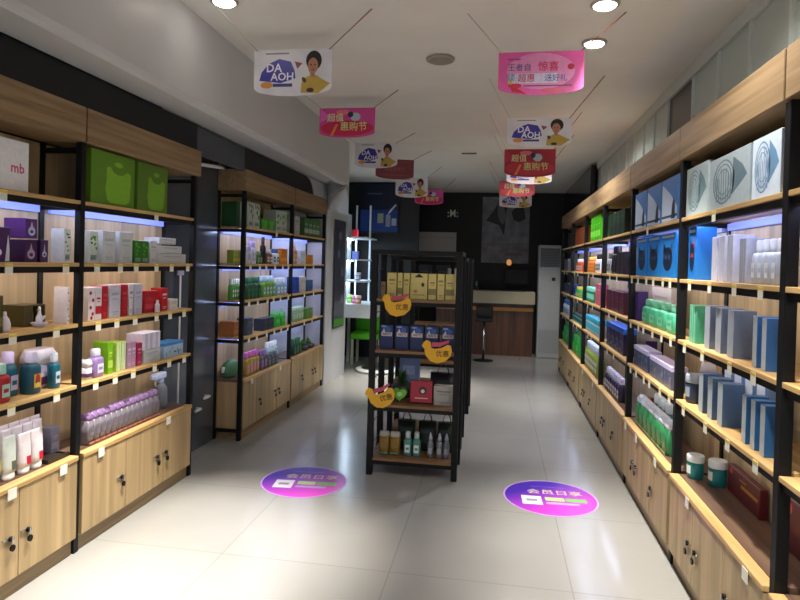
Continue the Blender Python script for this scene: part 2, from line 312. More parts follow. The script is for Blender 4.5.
('R1',3,'carton','blue carton with white edge',('3A70B0', 'C4CCD4'),0.08,0.035,0,'edge',[(2.483, 0.04, 0.201), (2.566, 0.04, 0.201)]),
('R1',4,'jar','navy jar with grey lid',('2C3850', '9AA4B0'),0.08,0.035,0,'',[(3.394, 0.093, 0.15)]),
('R1',4,'tub','blue tub with white lid',('2340A8', 'D8E0F4'),0.08,0.12,0,'',[(3.459, -0.008, 0.205), (3.464, -0.008, 0.205)]),
('R1',4,'carton','steel blue carton',('4A6688', 'A8B4BC'),0.09,0.035,0,'edge',[(2.914, 0.062, 0.194), (3.044, 0.062, 0.194), (3.173, 0.062, 0.194)]),
('R1',4,'carton','deep blue carton with silver edge',('2C5E90', 'B4C0C8'),0.085,0.035,0,'edge',[(2.472, 0.042, 0.195), (2.559, 0.042, 0.195), (2.646, 0.042, 0.195)]),
('R1',4,'carton','pale blue carton behind',('7C9CC8', 'C8D4E8'),0.06,0.13,0,'edge',[(2.731, 0.082, 0.224), (2.854, 0.082, 0.224), (2.977, 0.082, 0.224), (3.1, 0.082, 0.224)]),
('R1',5,'jar','teal jar with white lid, front one',('1E7C80', 'DCE8EC'),0.1,0.045,0,'',[(3.41, 0.083, 0.125)]),
('R1',5,'jar','teal jar with white lid, rear one',('1E7C80', 'DCE8EC'),0.1,0.125,0,'',[(3.32, 0.088, 0.13)]),
('R1',5,'giftbox','maroon gift box with gold lettering',('5A1220', 'D0A048'),0.035,0.205,0,'',[(3.08, 0.376, 0.135)]),
('R2',1,'carton','blue photo box',('4C80C4', '1C2C4C', 'C4D4EC'),0.08,0.015,0,'photo',[(3.762, 0.348, 0.261), (4.124, 0.348, 0.261), (4.488, 0.348, 0.261)]),
('R2',2,'carton','blue cat print box',('1F86E0', '16203C', '3C5C90'),0.08,0.035,0,'cat',[(3.844, 0.317, 0.268), (4.174, 0.317, 0.268), (4.504, 0.317, 0.268)]),
('R2',3,'carton','violet carton',('3A2068', '6A48A0'),0.07,0.035,0,'text',[(4.626, 0.098, 0.213)]),
('R2',3,'bottle','mint bottle with square cap',('4AAE86', '7CD0AC'),0.08,0.035,0,'',[(3.769, 0.181, 0.169), (3.974, 0.181, 0.169), (4.178, 0.181, 0.169), (4.383, 0.181, 0.169)]),
('R2',3,'carton','long white box behind the mint bottles',('D4CCD0', 'B8ACB4'),0.06,0.15,0,'text',[(4.411, 0.49, 0.251)]),
('R2',4,'carton','deep violet carton',('2C1A5C', '5A48A0'),0.08,0.12,0,'text',[(4.67, 0.006, 0.17), (4.676, 0.006, 0.17)]),
('R2',4,'carton','navy pack with lilac top',('38486E', 'C8C8F0'),0.09,0.035,0,'top',[(4.349, 0.201, 0.143), (4.558, 0.201, 0.143)]),
('R2',4,'carton','grey patterned pack with lilac top',('5A5E78', 'D4CCF4'),0.09,0.035,0,'top',[(3.766, 0.161, 0.134), (3.936, 0.161, 0.134), (4.106, 0.161, 0.134)]),
('R2',5,'pack','green pouch with white top',('2C7E4C', 'D4DCEC'),0.09,0.035,0,'',[(3.806, 0.11, 0.201), (3.925, 0.11, 0.201), (4.043, 0.11, 0.201), (4.162, 0.11, 0.201), (4.28, 0.11, 0.201), (4.398, 0.11, 0.201), (4.517, 0.11, 0.201)]),
('R2',5,'jar','turquoise jar with white lid',('1C9CA8', 'E0F0F4'),0.09,0.14,0,'',[(4.17, 0.091, 0.232), (4.265, 0.091, 0.232), (4.361, 0.091, 0.232), (4.456, 0.091, 0.232)]),
('R2',5,'carton','brown low carton',('8A5230', 'B07848'),0.08,0.15,0,'text',[(4.649, 0.057, 0.167)]),
('R3',1,'carton','black green carton',('16241C', '2C4A30'),0.1,0.035,0,'text',[(5.225, 0.178, 0.212), (5.411, 0.178, 0.212), (5.596, 0.178, 0.212), (5.782, 0.178, 0.212)]),
('R3',2,'bottle','black tall bottle',('1A141E', '2C2430'),0.07,0.035,0,'',[(5.493, 0.068, 0.248), (5.565, 0.068, 0.248), (5.637, 0.068, 0.248)]),
('R3',2,'carton','black carton',('1E1824', '38303E'),0.09,0.035,0,'text',[(5.195, 0.154, 0.188), (5.356, 0.154, 0.188)]),
('R3',2,'bottle','grey bottle with dark cap',('9AA0AC', '4A4A50'),0.06,0.035,0,'',[(5.756, 0.089, 0.192), (5.85, 0.089, 0.192)]),
('R3',3,'carton','maroon carton',('4A1432', '7A2C50'),0.09,0.035,0,'text',[(5.17, 0.186, 0.181), (5.367, 0.186, 0.181), (5.563, 0.186, 0.181), (5.76, 0.186, 0.181)]),
('R3',3,'plant','lilac white flower bunch',('D4C4F0', 'F4F0FA'),0.1,0.14,0,'',[(5.66, 0.129, 0.26)]),
('R3',4,'carton','indigo carton with blue top',('2A1E48', '2E6CD0'),0.1,0.035,0,'top',[(5.126, 0.182, 0.213), (5.319, 0.182, 0.213), (5.511, 0.182, 0.213), (5.704, 0.182, 0.213)]),
('R3',5,'bottle','dark violet bottle with white cap',('281C3C', 'DCD8EC'),0.07,0.035,0,'',[(5.212, 0.09, 0.198), (5.308, 0.09, 0.198), (5.403, 0.09, 0.198), (5.499, 0.09, 0.198), (5.595, 0.09, 0.198), (5.69, 0.09, 0.198), (5.786, 0.09, 0.198)]),
('R4',1,'carton','neon green box',('46B01C', '7CE048'),0.14,0.035,0,'band',[(6.383, 0.153, 0.27), (6.544, 0.153, 0.27), (6.706, 0.153, 0.27), (6.867, 0.153, 0.27)]),
('R4',2,'bottle','orange bottle',('C86A1A', 'F0B050'),0.07,0.035,0,'',[(6.705, 0.088, 0.17), (6.797, 0.088, 0.17), (6.89, 0.088, 0.17), (6.982, 0.088, 0.17), (7.074, 0.088, 0.17)]),
('R4',2,'bottle','white bottle with dark cap',('D8DCE4', '2A2A30'),0.06,0.035,0,'',[(6.314, 0.072, 0.194), (6.39, 0.072, 0.194), (6.465, 0.072, 0.194), (6.541, 0.072, 0.194)]),
('R4',3,'jar','emerald jar with mint lid',('1E8A5C', '84D8C0'),0.08,0.035,0,'',[(6.65, 0.1, 0.166), (6.754, 0.1, 0.166), (6.858, 0.1, 0.166), (6.963, 0.1, 0.166), (7.067, 0.1, 0.166)]),
('R4',3,'carton','pink carton',('C85C78', 'E8A0B0'),0.08,0.035,0,'text',[(6.293, 0.142, 0.214), (6.442, 0.142, 0.214)]),
('R4',4,'jar','pale blue jar with turquoise lid',('A8BCC8', '3AB0C8'),0.08,0.035,0,'',[(6.281, 0.105, 0.175), (6.393, 0.105, 0.175), (6.505, 0.105, 0.175), (6.617, 0.105, 0.175), (6.729, 0.105, 0.175), (6.841, 0.105, 0.175), (6.953, 0.105, 0.175), (7.065, 0.105, 0.175)]),
('R4',5,'bottle','olive bottle with white cap',('8A9A3C', 'E4F0F4'),0.09,0.035,0,'',[(6.333, 0.087, 0.285), (6.426, 0.087, 0.285), (6.518, 0.087, 0.285), (6.611, 0.087, 0.285), (6.703, 0.087, 0.285), (6.795, 0.087, 0.285), (6.888, 0.087, 0.285), (6.98, 0.087, 0.285), (7.073, 0.087, 0.285)]),
('R5',1,'carton','rust red carton',('7A3A20', 'A85838'),0.1,0.035,0,'text',[(7.495, 0.174, 0.219), (7.679, 0.174, 0.219), (7.864, 0.174, 0.219), (8.048, 0.174, 0.219), (8.232, 0.174, 0.219)]),
('R5',2,'bottle','vermilion bottle with white cap',('C8502A', 'F0E8E4'),0.07,0.035,0,'',[(7.629, 0.087, 0.158), (7.72, 0.087, 0.158), (7.812, 0.087, 0.158), (7.902, 0.087, 0.158), (7.993, 0.087, 0.158), (8.084, 0.087, 0.158)]),
('R5',3,'bottle','green bottle with yellow cap',('1E9A5C', 'D8C83C'),0.07,0.035,0,'',[(7.559, 0.087, 0.133), (7.649, 0.087, 0.133), (7.739, 0.087, 0.133), (7.829, 0.087, 0.133), (7.92, 0.087, 0.133), (8.01, 0.087, 0.133), (8.1, 0.087, 0.133)]),
('R5',3,'carton','cobalt carton',('1E3A88', '3C64B8'),0.08,0.035,0,'text',[(8.261, 0.171, 0.154)]),
('R5',4,'jar','turquoise jar with dark lid',('3AA8A0', '2A3A40'),0.08,0.035,0,'',[(7.501, 0.106, 0.111), (7.613, 0.106, 0.111), (7.725, 0.106, 0.111), (7.837, 0.106, 0.111), (7.95, 0.106, 0.111), (8.062, 0.106, 0.111), (8.174, 0.106, 0.111), (8.286, 0.106, 0.111)]),
('R5',5,'bag','bright green gift bag',('22963A', '4CC860'),0.09,0.035,0,'',[(7.811, 0.315, 0.3), (8.14, 0.315, 0.3)]),
('R6',2,'carton','dull grey carton',('5A6068', '7A828A'),0.08,0.035,0,'text',[(9.144, 0.155, 0.175), (9.306, 0.155, 0.175), (9.468, 0.155, 0.175)]),
('R6',3,'carton','dark blue carton',('1E2C50', '3A4C78'),0.08,0.035,0,'text',[(8.943, 0.165, 0.141), (9.115, 0.165, 0.141), (9.288, 0.165, 0.141), (9.46, 0.165, 0.141)]),
('R6',4,'bottle','white bottle with blue cap',('C8D4E4', '3A6CB0'),0.07,0.035,0,'',[(8.83, 0.091, 0.213), (8.926, 0.091, 0.213), (9.022, 0.091, 0.213), (9.118, 0.091, 0.213), (9.214, 0.091, 0.213), (9.31, 0.091, 0.213), (9.406, 0.091, 0.213), (9.502, 0.091, 0.213)]),
('R6',5,'bag','emerald gift bag',('1E9A44', '58D078'),0.09,0.035,0,'',[(9.002, 0.347, 0.298), (9.364, 0.347, 0.298)]),
]
# ------------------------------------------------------------------ the room
struct(B().box(-3.4, 1.45, -2.2, 11.5, -.1, 0, tile_floor()), 'floor')
struct(B().box(-3.4, 1.45, -2.2, 11.5, CEIL, CEIL+.1, mat('E2E0DA', .7, 0, .03, 3)), 'ceiling')
WALLGREY = mat('2A2E36', .5, 0, .1, 8)
struct(B().box(XR+.267, XR+.4, -2.2, 11.3, 0, CEIL, mat('6E7674', .6, 0, .08, 5)), 'wall_right')
struct(B().box(-3.4, 1.45, 11.3, 11.45, 0, CEIL, mat('060807', .6, 0, .1, 4)), 'wall_back')
struct(B().box(XL-.40, XL-.29, -2.2, 4.125, 0, CEIL, mat('15181D', .45, 0, .1, 6)).box(XL-.40, XL-.29, 4.965, 7.9, 0, CEIL, mat('C4C2BC', .6, 0, .05, 3)), 'wall_left')
struct(B().box(-3.5, -3.4, -2.2, 11.5, 0, CEIL, mat('0A0C0E', .6)), 'wall_far_left')
BEAMW = mat('C6C8CC', .42, 0, .03, 2)
# dropped beam along the left side, its soffit sloping up to the wall, then the pillar it runs into
bm_ = B()
prof = [(-1.69, CEIL-.002), (-1.69, 2.485), (-1.705, 2.465), (-1.74, 2.46), (-2.2, 2.575), (-2.2, CEIL-.002)]
bm_.prism([(x, z) for x, z in prof], BEAMW, 'y', -2.2, 6.58)
struct(bm_, 'trim_1')
b = B()
b.prism([(-2.48, 7.5), (XL+.01, 7.5), (XL+.02, 7.52), (XL+.045, 8.43), (XL+.03, 8.46), (-2.48, 8.46)], BEAMW, 'z', 0, 2.46)
b.prism([(-2.199, 6.581), (-1.69, 6.581), (XL+.045, 8.44), (-2.48, 8.46)], BEAMW, 'z', 2.581, CEIL-.002)
b.prism([(-2.48, 7.5), (XL+.008, 7.5), (-1.692, 6.583), (XL+.0445, 8.439), (-2.48, 8.455)], BEAMW, 'z', 2.4605, 2.5805)
rings = []
for k in range(13):
    t = k/12; f = 1-(1-t)**2; f = math.sin(t*PI/2)
    cx, cy = -1.692+(XL+.012+1.692)*f, 6.583+(7.5-6.583)*f
    rings.append([b.bm.verts.new(p+(2.46-.22*t-.0005,)) for p in ((-2.47, 7.5), (XL+.008, 7.5), (cx, cy), (XL+.0445, 8.439), (-2.47, 8.455))])
fi = b.mi(BEAMW); nf = []
for A, C in zip(rings, rings[1:]):
    for k in range(5):
        q = b.bm.faces.new((A[k], A[(k+1) % 5], C[(k+1) % 5], C[k])); q.material_index = fi; q.smooth = k in (1, 2); nf.append(q)
for rr in (rings[0], rings[-1]): q = b.bm.faces.new(rr); q.material_index = fi; nf.append(q)
bmesh.ops.recalc_face_normals(b.bm, faces=nf)
# rounded corner of the arch over the second rack
r0 = .24; pts = [(7.499, 2.385), (7.499, 2.57)]
pts += [(6.62, 2.57)] + [(6.62+r0*1.25*math.sin(t), 2.57-.0-(.185)*(1-math.cos(t))) for t in [PI/2*k/8 for k in range(1, 9)]]
b.prism(pts, BEAMW, 'x', XL-.04, XL+.005)
struct(b, 'trim_2')
PANELD = mat('0E1116', .5, 0, .1, 5)
struct(B().box(XL-.035, XL-.008, -2.2, 4.12, 2.385, 2.565, PANELD).box(XL-.035, XL-.008, 4.97, 7.49, 2.385, 2.565, mat('17181C', .5)).box(XL-.035, XL-.012, 4.1205, 4.9695, 2.36, 2.565, mat('50555C', .4)), 'trim_3')
# dark grey door leaf between the two left racks
d = B().box(XL-.285, XL-.25, 4.13, 4.968, 0, CEIL-.4, mat('6E7682', .2, .55, .06, 5)).build('door_1'); d['kind'] = 'structure'
h = B()
h.tube([(XL-.25, 4.66, .345), (XL-.21, 4.66, .345), (XL-.21, 4.575, .345)], .012, mat('D8DADC', .35)).tube([(XL-.25, 4.81, .42), (XL-.21, 4.81, .42), (XL-.21, 4.72, .42)], .012, mat('D8DADC', .35))
h.build('door_handle', d)['label'] = 'pale pull handles low on the dark door'
# right wall above the rack: frosted panes between pale mullions
ys = [.6, 1.5, 2.0, 2.42, 2.83, 3.26, 3.70, 4.16, 4.74, 5.15, 5.5, 5.85, 6.2, 6.55, 6.9, 7.25, 7.6, 7.95]
FROST = mat('AEBAB6', .35, 0, .06, 2); MULL = mat('C4CAC6', .4)
for i, (a, c) in enumerate(zip(ys, ys[1:])):
    w = B().box(XR+.252, XR+.2665, a, c, 2.2, CEIL-.09, mat('1C2228', .2, .1) if abs(a-4.16) < .01 else FROST).build('window_%d' % (i+1)); w['kind'] = 'structure'
    f = B().box(XR+.235, XR+.2655, a-.008, a+.008, 2.2, CEIL-.09, MULL).build('window_frame', w)
struct(B().box(XR+.232, XR+.2665, .6, 7.95, CEIL-.088, CEIL-.002, MULL), 'trim_4')

# ------------------------------------------------------------------ wall racks and their cabinets
SH = {'L': [1.885, 1.555, 1.232, .905], 'R': [1.885, 1.555, 1.228, .905]}
CAB = {'L': .53, 'R': .50}
BAYS = {'La': (1.68, 2.90), 'Lb': (2.90, 4.12), 'Lc': (4.975, 6.235), 'Ld': (6.235, 7.47),
        'R0': (1.05, 2.27), 'R1': (2.27, 3.485), 'R2': (3.485, 4.72), 'R3': (4.72, 5.945), 'R4': (5.945, 7.17), 'R5': (7.17, 8.395), 'R6': (8.395, 9.6)}
BAYNAME = {'La': 'first left rack', 'Lb': 'second left rack', 'Lc': 'third left rack', 'Ld': 'fourth left rack',
           'R0': 'first right rack', 'R1': 'second right rack', 'R2': 'third right rack', 'R3': 'fourth right rack', 'R4': 'fifth right rack', 'R5': 'sixth right rack', 'R6': 'seventh right rack'}
RACKLOOK = {'La': 'black framed wooden rack of plum cartons and white tubes', 'Lb': 'black framed wooden rack carrying two lime green boxes on top',
            'Lc': 'black framed wooden rack beyond the dark door, nearer half', 'Ld': 'black framed wooden rack beyond the dark door, beside the white pillar',
            'R0': 'black framed right wall rack cut off by the picture edge', 'R1': 'black framed right wall rack with etched silver boxes on top',
            'R2': 'black framed right wall rack with blue photo boxes on top', 'R3': 'black framed right wall rack with black cartons on top',
            'R4': 'black framed right wall rack with neon green boxes on top', 'R5': 'black framed right wall rack with rust red cartons on top',
            'R6': 'black framed right wall rack at the dark far end'}
CABLOOK = {k: v.replace('black framed', 'three door wooden base cabinet under the') for k, v in {
    'La': 'black framed rack of plum cartons', 'Lb': 'black framed grey pouches with purple tops', 'Lc': 'black framed nearer half of the rack beyond the dark door',
    'Ld': 'black framed rack beside the white pillar', 'R0': 'black framed right rack cut off by the edge', 'R1': 'black framed teal jars and maroon gift box',
    'R2': 'black framed green pouches with white tops', 'R3': 'black framed dark violet bottles', 'R4': 'black framed olive bottles with white caps',
    'R5': 'black framed bright green gift bags', 'R6': 'black framed emerald bags at the far end'}.items()}
LED = {'La': (3.6, 2.2, 1.6, 1.3), 'Lb': (3.6, 2.2, 1.6, 1.3), 'Lc': (4, 3, 2.5, 2), 'Ld': (4, 3, 2.5, 2),
       'R0': (3, 1, .5, .5), 'R1': (4, 2, 1.3, 1.3), 'R2': (5, 2, 1.2, 1.2), 'R3': (6, 2.5, 1.6, 3), 'R4': (6, 3.5, 2.5, 2.5), 'R5': (4, 2.5, 1.5, 2.), 'R6': (1.5, 1, .8, .8)}
LEDK = 3.0
def key_lock(door, y, z, s):
    """round lock with a key hanging from it; s = -1 on the left doors, +1 on the right (outward is -s... towards the aisle)"""
    X = (XL+.0155 if s < 0 else XR-.0155); o = -s
    q = B(); q.tube([(X-o*.004, y, z), (X+o*.012, y, z)], .012, DARKMETAL, 10); q.tube([(X+o*.006, y-.012, z+.004), (X+o*.006, y-.05, z+.01)], .004, CHROME, 6)
    q.build('lock', door)
    k = B(); k.box(X+min(o*.013, o*.016), X+max(o*.013, o*.016), y-.004, y+.004, z-.03, z+.012, CHROME)
    k.prism([(y+.014*math.cos(t), z-.04+.016*math.sin(t)) for t in [2*PI*j/10 for j in range(10)]], DARKMETAL, 'x', X+o*.011, X+o*.019)
    k.build('key', door)
for bay, (y0, y1) in BAYS.items():
    L = bay[0] == 'L'; s = -1 if L else 1; X = XL if L else XR
    def bx(b, d0, d1, a, c, z0, z1, m, bev=0):          # d = distance behind the front plane
        p, q = X+s*d0, X+s*d1
        return b.box(min(p, q), max(p, q), a, c, z0, z1, m, bev)
    W = .036 if L else .042; last = bay in ('Lb', 'Ld', 'R6')
    rk = thing('display_rack', RACKLOOK[bay], 'shelf rack', (0, 0, 0))
    pw = W/2 if bay not in ('La', 'Lc', 'R0') else W/2
    frames = [y0] + ([y1] if last else [])
    for yf in frames:
        a, c = yf-pw, yf+pw
        if yf == y1 and last and bay != 'R6': a, c = yf-W+.006, yf+.006
        if bay == 'Lc': a, c = yf, yf+W
        bx(B(), 0, W, a, c, 0, 2.195, BLACK, .002).build('front_post', rk)
        bx(B(), .243, .272, a, c, 0, 2.195, BLACK, .002).build('rear_post', rk)
        for z in SH['L' if L else 'R'] + [.12, 2.19]: bx(B(), W+.001, .242, a+.004, c-.004, z-.05, z-.024, BLACK).build('side_rail', rk)
    ya, yb = y0+pw+.001, y1-pw-.001
    if bay == 'Lc': ya = y0+W+.001
    if last: yb = y1-W
    bx(B(), .251, .265, ya, yb, .08, 2.19, mat('B8C2D2', .4, 0, .04, 3) if bay == 'Ld' else W_BACK).build('back_panel', rk)
    fy0, fy1 = (y0+.006, y1-.006)
    if bay == 'Lb': fy1 = y1+.03
    if bay == 'Lc': fy0 = y0-.02
    bx(B(), -.014, .25, fy0, fy1, 2.198, 2.38, W_FASC, .003).build('fascia', rk)
    rnd = random.Random(bay)
    for k, z in enumerate(SH['L' if L else 'R']):
        shf = bx(B(), .0, .25, ya, yb, z-.02, z, W_EDGE, .002).build('shelf', rk)
        bx(B(), .012, .04, ya, yb, z-.05, z-.0205, BLACK).build('edge_rail', shf)
        ls = bx(B(), .045, .07, ya+.03, yb-.03, z-.04, z-.0205, emit('C4D0FF' if k == 0 or bay[1] in 'cd3456' else 'F4EEF0', LED[bay][k]*LEDK)).build('light_strip', shf); ls['label'] = 'bluish white LED strip under the shelf'
        if k == 0 or bay in ('Lc', 'Ld'):
            gb = bx(B(), .226, .242, ya+.02, yb-.02, z-.066, z-.03, emit('7484E8', .7 if bay[0] == 'L' else .5)).build('glow_band', shf); gb['label'] = 'soft blue light band along the back'
        # paper price tags clipped to the edge
        if k == 0: ts = [ya + (yb-ya)*(.55 + .1*rnd.random())]
        elif bay in ('R0',): ts = [yb-.2]
        else:
            n = 6 if bay in ('Lb', 'Lc', 'R2') else 4; ts = [ya + (yb-ya)*((i+.35+.3*rnd.random())/n) for i in range(n)]
        if bay in ('R3', 'R4', 'R5', 'R6', 'Ld'): ts = ts[1:3]
        for t in ts:
            tg = B(); bx(tg, -.0035, -.0015, t-.022, t+.022, z-.055, z-.006, TAG); bx(tg, -.0045, -.0036, t-.022, t+.022, z-.02, z-.008, TAGY)
            tg.build('price_tag', shf)
    # base cabinet
    zc = CAB['L' if L else 'R']
    cb = thing('base_cabinet', CABLOOK[bay], 'cabinet', (0, 0, 0))
    cy0, cy1 = ya+.001, yb-.001
    bx(B(), .004, .248, cy0, cy1, .085, zc-.026, W_DOOR).build('body', cb)
    bx(B(), .012, .24, cy0+.004, cy1-.004, 0, .084, wood('y', '7E6848', 'A48A62')).build('plinth', cb)
    wt = bx(B(), .031, .249, cy0, cy1, zc-.025, zc, W_TOP).build('worktop', cb)
    bx(B(), -.022, .03, cy0, cy1, zc-.025, zc, W_EDGE, .003).build('front_edge', cb)
    for i in range(3):
        a = cy0 + (cy1-cy0)*i/3 + .0025; c = cy0 + (cy1-cy0)*(i+1)/3 - .0025
        dr = bx(B(), -.0155, .003, a, c, .09, zc-.028, W_DOOR, .002).build('door', cb)
        key_lock(dr, (c-.04, c-.05, a+.05)[i], .285 if L else .27, s)
    if bay in ('La', 'Lb', 'Lc', 'R1', 'R2', 'R4'):
        for t in ([.2, .62, .9] if bay in ('R2', 'La') else [.12, .72]):
            y = cy0+(cy1-cy0)*t; tg = B(); bx(tg, -.0265, -.024, y-.025, y+.025, zc-.06, zc-.01, TAG); tg.build('price_tag', cb)
# frame of the end of the first left rack: steel rail sticking out towards the second one
tag(B().tube([(-2.2, 4.16, 2.29), (-2.24, 4.60, 2.335), (-2.245, 4.66, 2.34)], .013, mat('D8DADC', .35)).build('hanging_rail'), 'thin pale rail sticking out of the rack beside the dark door', 'rail')

# ------------------------------------------------------------------ products
def circ(cx, cz, r, n=14): return [(cx+r*math.cos(2*PI*k/n), cz+r*math.sin(2*PI*k/n)) for k in range(n)]
def printed(style, w, h, d, c, seed):
    """the print on the front of a carton, as one label mesh just proud of the card"""
    if not style: return None
    b = B(); y = -d/2-.0006; m1 = mat(c[1], .4); m2 = mat(c[2] if len(c) > 2 else c[1], .4); rn = random.Random(seed)
    y2 = y-.0004
    if style == 'mark':
        b.text('mb', .065, w*.26, h*.45, y, m1, 1.)
    elif style == 'disc':
        b.ell(-w*.15, h*.28, w*.16, w*.16, y, m1).poly([(w*.2, y, .004), (w*.46, y, .004), (w*.46, y, h*.4), (w*.36, y, h*.8)], m1)
    elif style == 'drop':
        cz = h*.36; r = min(w*.3, h*.24)
        b.poly([(0, y, h*.86)] + [(r*math.sin(t), y, cz+r*math.cos(t)) for t in [PI*(.12+1.76*k/16) for k in range(17)]][::-1], m1)
        b.ell(0, cz-.1*r, r*.5, r*.35, y2, mat(c[0], .4))
    elif style == 'plant':
        for k in range(7):
            b.ell(rn.uniform(-.32, .32)*w, h*rn.uniform(.35, .88), w*.16, w*.09, y-.0001*k, m1, 10, rn.uniform(0, 3))
        b.rect(-w*.36, w*.36, h*.08, h*.24, y, mat('8EA0A8', .4)).rect(-w*.3, w*.1, h*.14, h*.17, y2, m1)
    elif style == 'top':
        for k in range(9): b.ell(rn.uniform(-.4, .4)*w, h*rn.uniform(.1, .7), w*.07, h*.05, y-.0001*k, mat(('8088A4', '2A3A6A', 'A0A4B8')[k % 3], .4), 9, rn.uniform(0, 3))
    elif style == 'dots':
        for px, pz in ((-.2, .84), (.22, .62), (-.15, .4), (.18, .2), (.0, .08)): b.ell(px*w, pz*h, w*.2, w*.2, y, m1)
    elif style == 'band':
        b.rect(-w*.48, w*.48, h*.18, h*.42, y, m1).rect(-w*.3, w*.3, h*.62, h*.68, y, m1).rect(-w*.2, w*.2, h*.54, h*.57, y, m1)
    elif style == 'stripe':
        for px in (-.38, -.1, .22): b.rect(px*w, (px+.14)*w, h*.02, h*.98, y, m1)
    elif style == 'text':
        b.rect(-w*.34, w*.34, h*.68, h*.76, y, m1).rect(-w*.26, w*.26, h*.55, h*.585, y, m1).rect(-w*.3, w*.3, h*.16, h*.19, y, m1).rect(-w*.22, w*.22, h*.1, h*.12, y, m1)
    elif style == 'etch':
        for a in (1., .8, .58):
            o = [(w*.28*a*math.cos(t)-w*.12, y, h*.5+h*.42*a*math.sin(t)) for t in [2*PI*k/20 for k in range(20)]]; i = [(w*.25*a*math.cos(t)-w*.12, y, h*.5+h*.395*a*math.sin(t)) for t in [2*PI*k/20 for k in range(20)]]
            for k in range(20): b.poly([o[k], o[(k+1) % 20], i[(k+1) % 20], i[k]], m1)
        for k in range(7): x = -w*.3+w*.06*k; b.rect(x, x+w*.018, h*.14, h*(.55+.3*rn.random()), y2, m1)
        b.poly([(w*.1, y, h*.2), (w*.45, y, h*.5), (w*.34, y, h*.7), (w*.12, y, h*.9)], m1)
    elif style == 'photo':
        b.poly([(-w*.46, y, h*.03), (w*.46, y, h*.03), (w*.46, y, h*.3), (w*.05, y, h*.62), (-w*.46, y, h*.9)], m2)
        b.poly([(w*.12, y2, h*.06), (w*.34, y2, h*.06), (w*.32, y2, h*.4), (w*.24, y2, h*.52), (w*.16, y2, h*.36)], m1).rect(-w*.46, w*.46, h*.1, h*.15, y2, m1)
    elif style == 'cat':
        b.ell(0, h*.42, w*.32, h*.27, y, m1).poly([(-w*.3, y, h*.5), (-w*.1, y, h*.64), (-w*.3, y, h*.82)], m1).poly([(w*.3, y, h*.5), (w*.3, y, h*.82), (w*.1, y, h*.64)], m2)
        b.ell(-w*.11, h*.46, w*.06, h*.045, y2, m2).ell(w*.11, h*.46, w*.06, h*.045, y2, m2)
        b.rect(-w*.4, w*.4, h*.9, h*.95, y, mat('D8E4F4', .4))
    elif style == 'edge':
        b.rect(-w*.48, w*.48, h*.01, h*.99, y, m1)
    elif style == 'blob':
        P = [(-.28, .1), (-.2, .05), (.2, .05), (.3, .12), (.34, .5), (.33, .66), (.24, .70), (.12, .62), (0, .6), (-.12, .64), (-.22, .74), (-.3, .7), (-.3, .45), (-.33, .3)]
        b.poly([(px*w*.9+w*.1, y, pz*h) for px, pz in P], m1)
        b.ell(w*.1, h*.8, w*.1, h*.05, y, m1)
    return b
